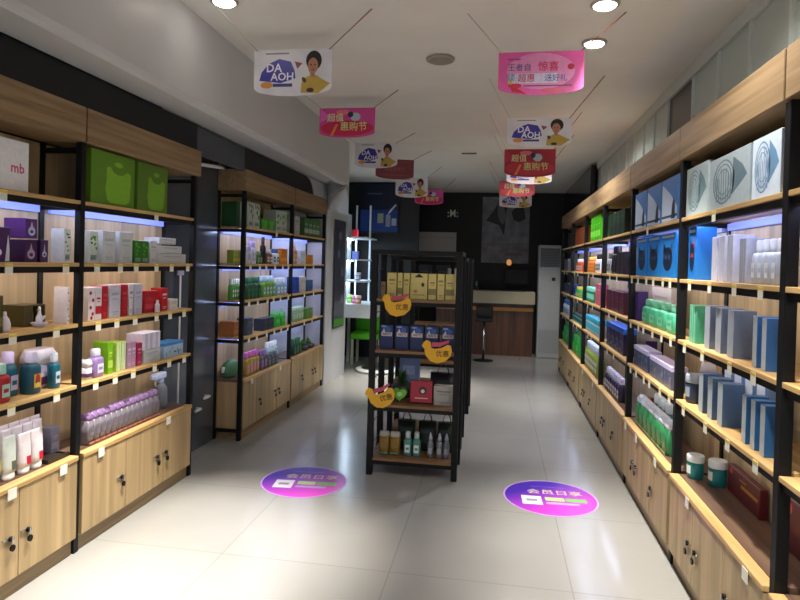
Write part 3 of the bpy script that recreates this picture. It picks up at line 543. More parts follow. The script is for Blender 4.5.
def make(kind, look, c, w, h, d, style, seed):
    """one product standing on z=0, front towards -y; returns its root mesh"""
    m0 = mat(c[0], .38); m1 = mat(c[1], .4)
    if kind == 'carton':
        r = B(); r.box(-w/2, w/2, -d/2, d/2, 0, h, m0, .0015); r = r.build('product_carton')
        p = printed(style, w, h, d, c, seed)
        if p: p.build('label_print', r)
        if style == 'top': B().box(-w/2-.001, w/2+.001, -d/2-.001, d/2+.001, h*.8, h+.001, m1, .0015).build('lid', r)
        return r, 'carton'
    if kind == 'bottle':
        hw, hd = w/2, d/2; hb = h*.72
        r = B().rbox([(hw*.9, hd*.9, 0), (hw, hd, .008), (hw, hd, hb*.84), (hw*.86, hd*.86, hb*.95), (hw*.5, hd*.5, hb)], m0, 3.5).build('bottle')
        k = B().rbox([(hw*.62, hd*.62, hb+.001), (hw*.64, hd*.64, hb+.01), (hw*.62, hd*.62, h-.006), (hw*.5, hd*.5, h)], m1, 3.).build('cap', r)
        l = B(); l.rect(-hw*.62, hw*.62, hb*.2, hb*.66, -hd-.0008, mat(c[2] if len(c) > 2 else c[1], .45)); l.rect(-hw*.4, hw*.4, hb*.36, hb*.5, -hd-.0014, m0)
        if style == 'emblem': l.ell(0, hb*.52, hw*.36, hb*.14, -hd-.002, mat('B03A28', .4)); l.ell(0, hb*.3, hw*.5, hb*.08, -hd-.002, mat('E0C060', .4))
        l.build('label_print', r)
        return r, 'bottle'
    if kind == 'jar':
        R = min(w, d*1.15)/2
        r = B().lathe([(R*.86, 0), (R*.96, .006), (R, h*.2), (R, h*.62), (R*.9, h*.7)], m0, seg=18).build('jar')
        B().lathe([(R*1.02, h*.705), (R*1.04, h*.73), (R*1.04, h*.95), (R*.96, h)], m1, seg=18).build('lid', r)
        b = B(); n = 7
        for k in range(n-1):
            t0, t1 = -PI/2-.7+1.4*k/(n-1), -PI/2-.7+1.4*(k+1)/(n-1); q = R*1.012
            b.poly([(q*math.cos(t0), q*math.sin(t0), h*.22), (q*math.cos(t1), q*math.sin(t1), h*.22), (q*math.cos(t1), q*math.sin(t1), h*.56), (q*math.cos(t0), q*math.sin(t0), h*.56)], m1)
        b.build('label_print', r)
        return r, 'jar'
    if kind == 'tub':
        hw, hd = w/2, d/2
        r = B().rbox([(hw*.9, hd*.9, 0), (hw*.97, hd*.97, h*.06), (hw, hd, h*.62)], m0, 4).build('tub')
        B().rbox([(hw*1.01, hd*1.01, h*.1), (hw*1.02, hd*1.02, h*.28), (hw*1.02, hd*1.02, h*.3)], m1, 4).build('band', r)
        B().rbox([(hw*1.04, hd*1.04, h*.625), (hw*1.04, hd*1.04, h*.82), (hw*.8, hd*.8, h)], mat('E0DEEC', .35), 4).build('lid', r)
        return r, 'tub'
    if kind == 'tube':
        hw = w/2
        r = B().rbox([(hw*.86, d*.42, h*.16), (hw*.95, d*.45, h*.3), (hw, d*.34, h*.65), (hw*1.02, d*.08, h*.93), (hw*1.02, .004, h*.94), (hw*1.02, .003, h)], m0, 2.4).build('squeeze_tube')
        B().rbox([(hw*.74, d*.38, 0), (hw*.8, d*.41, .01), (hw*.78, d*.4, h*.158)], mat('F2F0F0', .35), 2.2).build('cap', r)
        b = B(); yy = lambda z: -(d*.45 + (d*.08-d*.45)*max(0, (z-.3)/.63)) - .0015
        for z0, z1, x0, x1 in ((.66, .8, -.5, .5), (.22, .42, -.1, .6)):
            b.poly([(x0*hw, yy(z0), z0*h), (x1*hw, yy(z0), z0*h), (x1*hw, yy(z1), z1*h), (x0*hw, yy(z1), z1*h)], m1)
        b.build('label_print', r)
        return r, 'tube'
    if kind == 'pack':
        hw, hd = w/2, d/2
        r = B().rbox([(hw*.96, hd*.5, 0), (hw*.98, hd*.95, h*.1), (hw, hd, h*.4), (hw, hd*.8, h*.78)], m0, 5).build('product_pouch')
        B().rbox([(hw*.99, hd*.82, h*.785), (hw*1., hd*.84, h*.87), (hw*.96, hd*.3, h)], m1, 5).build('top_band', r)
        b = B().rect(-hw*.7, hw*.7, h*.3, h*.6, -hd-.0012, mat(c[0], .3, 0, .3, 160)); b.rect(-hw*.9, hw*.9, h*.04, h*.11, -hd-.0012, mat('B87068' if c[0][:2] == '77' else '5AA070', .4))
        b.build('label_print', r)
        return r, 'pouch'
    if kind == 'bag':
        hw, hd = w/2, d/2; hb = h*.74
        r = B(); r.rbox([(hw, hd*.9, 0), (hw, hd, .01), (hw*.98, hd*.8, hb*.6), (hw, hd*.55, hb)], m0, 7); r = r.build('gift_bag')
        k = B()
        for sy in (-1, 1): k.tube([(hw*.45*math.cos(t), sy*hd*.3, hb-.01+(h-hb)*math.sin(t)) for t in [PI*j/8 for j in range(9)]], .003, m1, 6)
        k.build('handle', r)
        B().rect(-hw*.6, hw*.6, hb*.3, hb*.6, -hd-.001, m1).build('label_print', r)
        return r, 'bag'
    if kind == 'flask':
        R = w/2
        r = B().lathe([(R*.8, 0), (R, h*.12), (R, h*.38), (R*.75, h*.62), (R*.35, h*.8)], m0, seg=16).build('bottle')
        B().lathe([(R*.36, h*.805), (R*.38, h*.83), (R*.3, h)], m1, seg=12).build('cap', r)
        return r, 'bottle'
    if kind == 'display':
        r = B(); t = .006
        r.box(-w/2, w/2, d/2-t, d/2, 0, h, m0).box(-w/2, -w/2+t, -d/2, d/2-t, 0, h, m0).box(w/2-t, w/2, -d/2, d/2-t, 0, h, m0).box(-w/2+t, w/2-t, -d/2, d/2-t, 0, t, m0).box(-w/2+t, w/2-t, -d/2, d/2-t, h-t, h, m0)
        r.box(-w/2+t, -w*.1, -d/2, -d/2+t, t, h-t, m0); r = r.build('gift_box')
        B().lathe([(w*.16, t+.001), (w*.18, h*.3), (w*.17, h*.62), (w*.08, h*.74)], m1, cx=w*.2, cy=0, seg=16).build('gold_filler', r)
        return r, 'box'
    if kind == 'figurine':
        r = B().lathe([(w*.28, 0), (w*.34, .006), (w*.5, h*.2), (w*.46, h*.22), (w*.3, h*.12)], m1, seg=18).build('bird_figurine')
        b = B(); b.rbox([(w*.1, w*.1, h*.16), (w*.26, w*.16, h*.3), (w*.24, w*.15, h*.46), (w*.12, w*.1, h*.62), (w*.08, w*.08, h*.76), (w*.1, w*.09, h*.86), (w*.05, w*.05, h*.97)], m0, 2.2)
        b.prism([(w*.1, h*.4), (w*.5, h*.52), (w*.46, h*.4), (w*.2, h*.28)], m0, 'y', -w*.06, w*.06); b.prism([(-w*.06, h*.84), (-w*.2, h*.8), (-w*.06, h*.78)], mat('C8A060', .4), 'y', -.006, .006)
        b.build('bird', r)
        return r, 'figurine'
    if kind == 'plant':
        rn = random.Random(seed)
        r = B().lathe([(w*.26, 0), (w*.3, h*.02), (w*.34, h*.3), (w*.3, h*.31)], mat('3A3E34', .5), seg=12).build('leafy_bundle')
        b = B()
        for k in range(34):
            a = rn.uniform(0, 2*PI); e = rn.uniform(.2, 1.2); l = h*rn.uniform(.4, .66); q = Vector((math.cos(a)*math.cos(e)*w*.5/max(l, .01)*.42, math.sin(a)*math.cos(e)*d*.5/max(l, .01)*.8, math.sin(e)))*l
            p0 = Vector((0, 0, h*.3)); sd = Vector((-math.sin(a), math.cos(a), 0))*.016; md = p0+q*.55+Vector((0, 0, .008))
            b.poly([p0, md-sd, p0+q, md+sd], m0 if k % 2 else m1)
        b.build('leaves', r)
        return r, 'plant'
    if kind == 'giftbox':
        r = B().box(-w/2, w/2, -d/2, d/2, 0, h, m0, .003).build('gift_box')
        l = B().rect(-w*.05, w*.45, h*.5, h*.62, -d/2-.0008, mat(c[1], .3, .6)); l.rect(-w*.1, w*.1, h*.74, h*.78, -d/2-.0008, m1); l.ell(-w*.38, h*.82, w*.05, h*.1, -d/2-.0008, mat('C85040', .4))
        l.build('gold_print', r)
        return r, 'gift box'
ORD = 'first second third fourth fifth sixth seventh eighth ninth tenth eleventh twelfth thirteenth fourteenth fifteenth sixteenth'.split()
SHN = ['top shelf', 'second shelf', 'third shelf', 'fourth shelf', 'cabinet top']
for n_, (bay, sh, kind, look, cols, d, sb, dz, style, places) in enumerate(PRODUCTS):
    L = bay[0] == 'L'; first = None; places = sorted(places)
    z = (SH['L' if L else 'R'] + [CAB['L' if L else 'R']])[sh-1] + dz + .0005
    for i, (yc, w, h) in enumerate(places):
        if first is None: o, cat = make(kind, look, cols, w, h, d, style, n_); first = o
        else: o = dup(first)
        x = (XL-sb-d/2) if L else (XR+sb+d/2)
        o.location = (x, yc, z); o.rotation_euler = (0, 0, PI/2 if L else -PI/2)
        if len(places) == 1: lab = '%s on %s of %s' % (look, SHN[sh-1], BAYNAME[bay])
        else: lab = '%s, %s from near end, %s, %s' % (look, ORD[i], SHN[sh-1], BAYNAME[bay])
        if len(lab.replace(',', ' ').split()) > 16: print('LONG LABEL', len(lab.replace(',', ' ').split()), lab)
        tag(o, lab, cat, ('%s items on %s of %s' % (look, SHN[sh-1], BAYNAME[bay])) if len(places) > 1 else None)
# the dark tray beside the tubes, and the pump sprayer on the second left cabinet
t = B(); t.box(XL-.235, XL-.03, 2.72, 2.87, .5305, .538, mat('2A241E', .4)).box(XL-.235, XL-.03, 2.72, 2.726, .5385, .552, mat('2A241E', .4)).box(XL-.036, XL-.03, 2.7265, 2.87, .5385, .552, mat('2A241E', .4))
tag(t.build('display_tray'), 'shallow dark brown tray on the cabinet beside the white tubes', 'tray')
sp = B().rbox([(.035, .03, 0), (.038, .033, .02), (.036, .03, .11), (.018, .018, .14)], mat('7A828C', .4), 3).build('spray_bottle')
sp.scale = (1.25,)*3; sp.location = (XL-.15, 3.94, .531); tag(sp, 'light blue trigger spray bottle at the end of the grey pouches', 'bottle')
q = B(); q.box(-.02, .02, -.07, .035, .165, .2, mat('C0D0F4', .35), .006).box(-.014, .014, -.018, .018, .141, .166, mat('B8C8EC', .35), .003).box(-.012, .012, -.09, -.068, .172, .192, mat('C8D4F0', .35), .002).build('spray_head', sp)
B().tube([(0, -.045, .165), (0, -.05, .14), (0, -.035, .115)], .005, mat('C8C8B8', .4)).build('trigger', sp)
# green pillow pack on the third rack
pk = B().rbox([(.05, .03, 0), (.1, .055, .02), (.115, .062, .06), (.09, .05, .1), (.03, .02, .125)], mat('4C7C5C', .4), 2.6).build('pillow_pack')
pk.scale = (.95, .8, 1.3); pk.location = (XL-.165, 5.115, .531); pk.rotation_euler = (0, 0, 1.3); tag(pk, 'green and white pillow pack at the near end of the third cabinet', 'pack')
B().rbox([(.118, .03, .04), (.121, .045, .06), (.118, .03, .08)], mat('DDE4DC', .4), 2.6).build('white_band', pk)
# products of the first right rack that reach into the picture
for nm, look, c, y, z, w, h, d, sb, st in (('product_carton', 'dark slate carton at the picture edge, third shelf of first right rack', ('4E5C70', 'A8B4C0'), 2.10, 1.228, .09, .24, .08, .035, 'edge'),
        ('product_carton', 'pale blue carton at the picture edge, fourth shelf of first right rack', ('5C98CC', 'C4DCEC'), 2.12, .905, .08, .22, .08, .035, 'edge'),
        ('product_carton', 'frosted carton at the picture edge, second shelf of first right rack', ('B8BCD0', 'D0D4E0'), 2.10, 1.555, .1, .24, .08, .035, 'stripe'),
        ('product_carton', 'white carton at the picture edge, top shelf of first right rack', ('C8CCD0', '8A9AA0'), 2.02, 1.885, .22, .26, .1, .03, 'etch')):
    o, _ = make('carton', look, c, w, h, d, st, 5); o.location = (XR+sb+d/2, y, z+.0005); o.rotation_euler = (0, 0, -PI/2); tag(o, look, 'carton')
o, _ = make('giftbox', '', ('5A1220', 'A04050'), .3, .21, .035, '', 3); o.location = (XR+.215, 2.48, .5005); o.rotation_euler = (0, 0, -PI/2); tag(o, 'plain maroon gift box at the near end of the second right cabinet', 'gift box')

# ------------------------------------------------------------------ island gondolas
def gondola(label, x0, x1, y0, y1, zt, levels):
    g = thing('gondola_shelf', label, 'shelf', (0, 0, 0)); w = .045
    for x in (x0, x1-w):
        for y in (y0, y1-w): B().box(x, x+w, y, y+w, 0, zt-.031, BLACK, .002).build('post', g)
    t = B(); t.box(x0, x1, y0, y1, zt-.03, zt, BLACK, .002); t.build('top_frame', g)
    for z in levels:
        s = B().box(x0+w*.4, x1-w*.4, y0+w+.001, y1-w-.001, z-.02, z, wood('x', '6A4C30', '8E6A44')); s.box(x0+w+.001, x1-w-.001, y0+.006, y0+w, z-.02, z, wood('x', '6A4C30', '8E6A44')); s = s.build('shelf', g)  # wood painted darker because the island stands unlit
        B().box(x0+w+.001, x1-w-.001, y0+.012, y0+.035, z-.05, z-.021, BLACK).build('edge_rail', s)
    m = B()
    for k in range(9): zz = .2+k*(zt-.35)/8; m.box(x0+w*.4+.3*(x1-x0)*0+.0, x0+w*.4+.0+.004, y0+w, y1-w, zz, zz+.006, BLACK)
    m.build('side_wire', g)
    return g
GX0, GX1 = -.938, -.255
gondola('black metal island shelf with cream cartons and blue boxes', GX0, GX1, 4.43, 4.86, 1.695, [1.33, .943, .536, .132])
gondola('black metal island shelf standing behind the front island shelf', GX0+.01, GX1-.012, 5.22, 5.64, 1.66, [1.33, .943, .536, .132])
gondola('black metal island shelf last in the row before the counter', GX0+.01, GX1-.012, 6.48, 6.90, 1.66, [1.33, .943, .536, .132])
def put(kind, look, c, x, y, z, w, h, d, style='', name=None, cat=None, label=None, rz=0., group=None, seed=1):
    o, k = make(kind, look, c, w, h, d, style, seed); o.location = (x, y, z+.0005); o.rotation_euler = (0, 0, rz)
    if name: o.name = name
    return tag(o, label or look, cat or k, group)
zf = 1.33
def gx(u, z=1.4): return -.857 + .0105*(.55-z)/.35*1. + (u-380.)*.0076      # u: steps along the front of the island
for i, (a, c, st) in enumerate(((387, 397, 'text'), (397.5, 403, 'band'), (403.5, 410, 'text'), (410.5, 428, 'cream'), (428.5, 437, 'band'), (437.5, 445, 'text'), (445.5, 455, 'band'))):
    w = (c-a)*.0075-.003
    lab = 'broad cream carton with black emblem on the front island shelf' if st == 'cream' else 'cream carton, %s from the left, top row of front island shelf' % ORD[i]
    o = put('carton', lab, ('D2C070', '8A7A3C'), (gx(a)+gx(c))/2, 4.56, zf, w, .195, .1, '' if st == 'cream' else st, group='cream cartons on the front island shelf')
    if st == 'cream':
        q = B(); y = -.0508; q.poly([(-.035, y, .165), (.035, y, .165), (.018, y, .18), (0, y, .193), (-.018, y, .18)], mat('16161A', .5)); q.ell(.03, .11, .012, .016, y, mat('3A3020', .5)).ell(-.025, .06, .014, .012, y, mat('B0781E', .5)).rect(-.045, .045, .03, .036, y, mat('8A7A3C', .5)); q.build('label_print', o)
put('carton', 'small brown carton left of the cream cartons', ('8A7048', '5A4830'), gx(383), 4.56, zf, .035, .125, .08, 'text')
for i in range(2): put('bottle', '', ('9A9888', 'C8C8C0'), gx(447+7*i), 4.72, zf, .045, .24, .05, label='pale bottle behind the cream cartons, %s one' % ('inner', 'outer')[i], group='pale bottles behind the cream cartons')
for i in range(5):
    x = gx((386.5, 402, 417, 432, 448)[i], .95)
    o = put('carton', '', ('14245A', '9AA0B8'), x, 4.56, .943, .1, .185, .12, label='dark blue box with white lettering, %s from left on island shelf' % ORD[i], group='dark blue boxes on the island shelf')
    q = B(); y = -.0608
    q.rect(-.04, .042, .1, .13, y, mat('C8B8B0', .5)).text('ARITI', .026, .001, .115, y-.0006, mat('2A2A60', .5)); q.poly([(-.035, y, .13), (-.01, y, .13), (-.02, y, .16)], mat('B8C0D8', .5)); q.ell(.012, .15, .022, .02, y, mat('3C5AA0', .5)).ell(-.02, .172, .022, .008, y, mat('7890C8', .5)); q.build('label_print', o)
# third level
o = put('carton', '', ('A8142C', 'D8C0B0'), gx(421, .55), 4.54, .536, .165, .16, .07, label='red gift box leaning on the island shelf', rz=0); o.rotation_euler = (-.12, 0, .05); o.location.y = 4.55; o.location.z = .545
q = B(); q.ell(.01, .09, .03, .03, -.0358, mat('3A1A1A', .4)).ell(.01, .085, .014, .014, -.0364, mat('D8C8B8', .4)).rect(-.05, .05, .03, .036, -.0358, mat('D8C0B0', .4)); q.build('label_print', o)
put('carton', '', ('A8A49A', '787468'), gx(443.5, .55), 4.56, .536, .15, .145, .08, 'text', label='grey white carton beside the red gift box')
hb = B(); hb.prism([(.0+.055*16*math.sin(t)**3/16, .06+.055*(13*math.cos(t)-5*math.cos(2*t)-2*math.cos(3*t)-math.cos(4*t))/16) for t in [2*PI*k/28 for k in range(28)]], mat('6FBE3A', .4), 'y', -.02, .02); hb = hb.build('heart_box'); hb.location = (gx(399, .55), 4.55, .5385)
tag(hb, 'small bright green heart shaped box on the island shelf', 'box'); B().ell(0, .062, .02, .018, -.0206, mat('B8E090', .4)).build('label_print', hb)
put('plant', '', ('2C5A28', '4C8A34'), gx(397, .55), 4.745, .536, .26, .3, .18, label='bushy green plant bundle behind the heart shaped box', seed=8)
put('bag', '', ('7C9AC8', 'A8BCE0'), gx(394, .55), 5.33, .536, .18, .36, .12, label='pale blue bag hanging back behind the plant bundle')
put('bag', '', ('12141C', '22262E'), gx(440, .55), 4.75, .536, .2, .28, .12, label='black bag behind the grey white carton')
# fourth level
for i in range(7):
    z = .132; x = gx((383, 394, 407, 416, 430, 439, 446)[i], .2)
    if i < 2: put('pack', '', ('8E6A24', 'B8B4A0'), x, 4.56, z, .075, .17, .07, label='amber pouch on the bottom island shelf, %s' % ('by the post', 'second along')[i], group='amber pouches on the bottom island shelf')
    elif i < 4: put('bottle', '', ('4E8A80', 'B8C4C0', 'DCE4E0'), x, 4.56, z, .06, .18, .06, label='teal bottle on the bottom island shelf, %s' % ('nearer the amber pouches', 'nearer the grey bottles')[i-2], group='teal bottles on the bottom island shelf')
    else:
        r = B().lathe([(.02, 0), (.023, .01), (.023, .1), (.012, .13)], mat('7A8088', .3, .2), seg=14).build('bottle'); r.location = (x, 4.55, z+.0005)
        B().lathe([(.014, .131), (.014, .15), (.005, .185)], mat('B4B8BC', .35), seg=12).build('cap', r); B().rect(-.014, .014, .03, .075, -.0238, mat('A4A8B0', .4)).build('label_print', r)
        tag(r, 'slim grey cone top bottle on the bottom island shelf, %s' % ('inner one', 'middle one', 'by the post')[i-4], 'bottle', 'cone top bottles on the bottom island shelf')
for i in range(3): put('bag', '', ('16261A', '24382A'), gx((402, 424, 444)[i], .2), 4.74, .132, .14, .3, .12, label='dark green bag at the back of bottom island shelf, %s' % ('left', 'middle', 'right')[i], group='dark bags behind the bottles')
for i in range(3): put('carton', '', ('26282E', '4A4E58'), (-.8, -.6, -.4)[i], 6.7, 1.33, .14, .26, .1, 'text', label='dark carton on the rear island shelf, %s' % ('left', 'middle', 'right')[i], group='dark cartons on the rear island shelf')
# yellow bird shaped price cards clipped to the island
def price_card(label, px, y, zc, tilt=0., flip=1):
    P = [(-.1, .07), (-.075, .085), (-.05, .07), (-.045, .03), (-.02, .02), (.03, .03), (.075, .055), (.1, .05), (.11, .01), (.1, -.03), (.06, -.07), (0, -.085), (-.05, -.07), (-.085, -.03), (-.095, .02), (-.115, .04)]
    b = B().prism(P, mat('E0A812', .45), 'y', 0, .004).build('price_sign'); b.location = (px, y, zc); b.rotation_euler = (0, tilt, 0)
    tag(b, label, 'price card', 'yellow bird shaped price cards')
    B().prism([(-.045, .035), (.02, .04), (.085, .07), (.09, .09), (.02, .07), (-.04, .07)], mat('B8485A', .45), 'y', -.003, -.0005).build('ribbon', b)
    q = B(); q.text('优惠', .05, .04, -.015, -.0012, mat('2A1E08', .5)); q.build('lettering', b)
price_card('yellow bird shaped price card below the cream cartons', -.735, 4.424, 1.285)
price_card('yellow bird shaped price card in front of the blue boxes', -.424, 4.424, .953)
price_card('yellow bird shaped price card beside the green heart box', -.838, 4.424, .594, -.25)

# ------------------------------------------------------------------ hanging ceiling signs
def sign(kind, label, grp, cx, y, zt, zb, w=.46, rz=0., wires=(-.14, -.1, .2, -.1)):
    s = thing('hanging_sign', label, 'sign', (cx, y, zt), rz, grp); h = zt-zb; hw = w/2; a = h*.18
    base = {'white': 'D6D4DA', 'pink': 'C8408E', 'red': 'A81430', 'back': '7C343E', 'rose': 'E25CA8'}[kind]
    out = [(-hw, 0), (hw, 0), (hw, -h+a)] + [(hw*math.cos(PI*k/10), -h+a-a*math.sin(PI*k/10)) for k in range(1, 10)] + [(-hw, -h+a)]
    B().prism(out, mat(base, .4, 0, .1, 8), 'y', 0, .004).build('panel', s)
    y_ = -.0008; q = B(); t = B()
    if kind == 'white':
        q.poly([(-hw*.86, y_, -h*.66), (-hw*.8, y_, -h*.48), (-hw*.62, y_, -h*.3), (-hw*.35, y_, -h*.2), (-hw*.05, y_, -h*.26), (hw*.05, y_, -h*.45), (hw*.08, y_, -h*.62), (-hw*.3, y_, -h*.72)][::-1], mat('33309A', .4))
        q.ell(-hw*.66, -h*.76, hw*.16, h*.07, y_-.0004, mat('D08A3C', .4)).rect(-hw*.5, hw*.0, -h*.8, -h*.73, y_-.0004, mat('2A3C80', .4)).rect(-hw*.7, -hw*.1, -h*.1, -h*.07, y_, mat('7A7A84', .4))
        q.poly([(hw*.05, y_, -h*.26), (hw*.25, y_, -h*.3), (hw*.12, y_, -h*.42)], mat('8A3A4A', .4))
        t.text('DA', .066*w/.46, -hw*.48, -h*.4, y_-.001, mat('E4E0EE', .4)).text('AOH', .062*w/.46, -hw*.26, -h*.59, y_-.001, mat('E4E0EE', .4))
        # printed figure of a person with bushy hair and yellow top
        f = B()
        f.poly([(hw*.22, y_, -h*.93), (hw*.24, y_, -h*.7), (hw*.36, y_, -h*.6), (hw*.48, y_, -h*.55), (hw*.6, y_, -h*.56), (hw*.82, y_, -h*.68), (hw*.96, y_, -h*.74), (hw*.8, y_, -h*.86), (hw*.66, y_, -h*.95)], mat('B89A3C', .5))
        f.ell(hw*.54, -h*.25, hw*.2, h*.21, y_-.0004, mat('120E0E', .6), 20).ell(hw*.52, -h*.36, hw*.13, h*.17, y_-.0008, mat('B07860', .5), 16)
        f.poly([(hw*.44, y_-.0006, -h*.5), (hw*.58, y_-.0006, -h*.48), (hw*.56, y_-.0006, -h*.6), (hw*.48, y_-.0006, -h*.6)], mat('A87058', .5))
        for ex in (.47, .57): f.ell(hw*ex, -h*.34, hw*.022, h*.016, y_-.0012, mat('1A1210', .5), 8)
        f.ell(hw*.52, -h*.45, hw*.04, h*.016, y_-.0012, mat('8A3A3C', .5), 8).ell(hw*.53, -h*.39, hw*.014, h*.03, y_-.0012, mat('9A6450', .5), 8)
        f.ell(hw*.3, -h*.66, hw*.05, h*.07, y_-.001, mat('4A2A20', .5), 8, .6).ell(hw*.46, -h*.88, hw*.1, h*.05, y_-.001, mat('3A2420', .5), 8)
        f.build('figure_print', s)
    elif kind == 'back':
        t.text('超值惠购节', .05, 0, -h*.5, y_-.001, mat('965860', .5))
        q.rect(-hw*.8, hw*.8, -h*.14, -h*.12, y_, mat('96585E', .5)).rect(-hw*.7, hw*.7, -h*.8, -h*.78, y_, mat('96585E', .5))
    elif kind in ('pink', 'red'):
        q.ell(0, -h*.68, hw*.96, h*.26, y_, mat('C01848' if kind == 'pink' else 'C02838', .4), 24)
        q.poly([(-hw*.98, y_-.0003, -.002), (-hw*.98, y_-.0003, -h*.5), (-hw*.6, y_-.0003, -h*.3)], mat('E060C0' if kind == 'pink' else 'B82040', .4))
        q.ell(hw*.3, -h*.3, hw*.18, h*.14, y_-.0005, mat('A8C0C8', .4)).ell(hw*.12, -h*.22, hw*.1, h*.1, y_-.0006, mat('2A1A50', .4)).ell(-hw*.15, -h*.14, hw*.25, h*.08, y_-.0004, mat('D87880', .4))
        q.poly([(-hw*.6, y_-.0007, -h*.92), (-hw*.5, y_-.0007, -h*.92), (-hw*.32, y_-.0007, -h*.55), (-hw*.4, y_-.0007, -h*.55)], mat('E08A2C', .4))
        t.text('超值', .07*w/.46, -hw*.42, -h*.34, y_-.0014, mat('D8DC9A', .4)).text('惠购节', .075*w/.46, hw*.24, -h*.64, y_-.0014, mat('C8D88A', .4))
    else:
        q.ell(0, -h*.45, hw*.8, h*.42, y_, mat('E890C4', .4), 24).poly([(-hw*.75, y_-.0003, -h*.72), (-hw*.3, y_-.0003, -h*.98), (-hw*.66, y_-.0003, -h*.92)], mat('C8283C', .4)).ell(-hw*.6, -h*.78, hw*.16, h*.06, y_-.0004, mat('D03048', .4)).ell(hw*.3, -h*.9, hw*.3, h*.06, y_-.0004, mat('E06080', .4))
        q.ell(-hw*.7, -h*.68, hw*.05, h*.07, y_-.0006, mat('D0C050', .4)).ell(hw*.7, -h*.36, hw*.08, h*.07, y_-.0006, mat('C0183C', .4)).rect(-hw*.4, hw*.74, -h*.8, -h*.775, y_-.0006, mat('8A2A4A', .4)).rect(-hw*.78, -hw*.48, -h*.19, -h*.15, y_-.0006, mat('B04888', .4))
        for k in range(6): q.rect(-hw*.5+hw*.195*k-hw*.26, -hw*.5+hw*.195*k-hw*.08, -h*.73, -h*.5, y_-.0005, mat('D4D0E8', .4))
        t.text('王者自', .042, -hw*.5, -h*.37, y_-.0014, mat('4A5A88', .4)).text('惊喜', .055, hw*.18, -h*.36, y_-.0014, mat('D02040', .4)).text('超惠', .046, -hw*.33, -h*.62, y_-.0014, mat('C83048', .4)).text('送好礼', .04, hw*.36, -h*.62, y_-.0014, mat('5A68A0', .4)).text('领', .044, -hw*.7, -h*.6, y_-.0014, mat('4A78A8', .4))
    q.build('artwork_print', s); t.build('lettering', s)
    wl = B()
    wl.tube([(-hw+.02, .002, -.006), (-hw+wires[0], wires[1], CEIL-zt-.001)], .003, mat('C8C0B4', .4), 5); wl.build('hanging_wire', s)
    wl = B(); wl.tube([(hw-.02, .002, -.006), (hw+wires[2], wires[3], CEIL-zt-.001)], .003, mat('8A4A40', .4), 5); wl.build('hanging_wire', s)
G1, G2 = 'hanging signs over the left aisle', 'hanging signs over the right aisle'
sign('white', 'white hanging sign over the left aisle, nearest, with printed person in yellow', G1, -1.23, 3.42, 2.845, 2.57, .48, 0, (-.06, -.38, .29, -.27))
sign('pink', 'magenta hanging sign with pale lettering over the left aisle', G1, -1.235, 4.74, 2.84, 2.60, .46)
sign('white', 'white hanging sign just behind the magenta sign over left aisle', G1, -1.31, 6.28, 2.87, 2.60, .46)
sign('back', 'dull red hanging sign turned sideways over the left aisle', G1, -1.25, 7.11, 2.84, 2.60, .46, .3)
sign('white', 'small white hanging sign under the dull red sign, left aisle', G1, -1.235, 8.44, 2.81, 2.53, .46)
sign('pink', 'farthest magenta hanging sign in front of the black back wall', G1, -1.125, 9.64, 2.79, 2.55, .46)
sign('rose', 'large pink hanging sign with red and blue characters', G2, .195, 3.29, 2.745, 2.515, .445, 0, (-.17, -.03, .21, .03))
sign('white', 'white hanging sign with person in yellow, below the large pink sign', G2, .27, 4.5, 2.685, 2.47, .46)
sign('red', 'bright red hanging sign just under the white one, right aisle', G2, .255, 5.51, 2.65, 2.40, .45)
sign('white', 'white hanging sign mostly hidden behind the bright red sign', G2, .295, 6.43, 2.66, 2.46, .46)
sign('red', 'small red hanging sign against the black back wall, right aisle', G2, .215, 7.94, 2.70, 2.50, .45)
sign('white', 'farthest white hanging sign overlapping the grey poster', G2, .22, 8.71, 2.63, 2.43, .45)

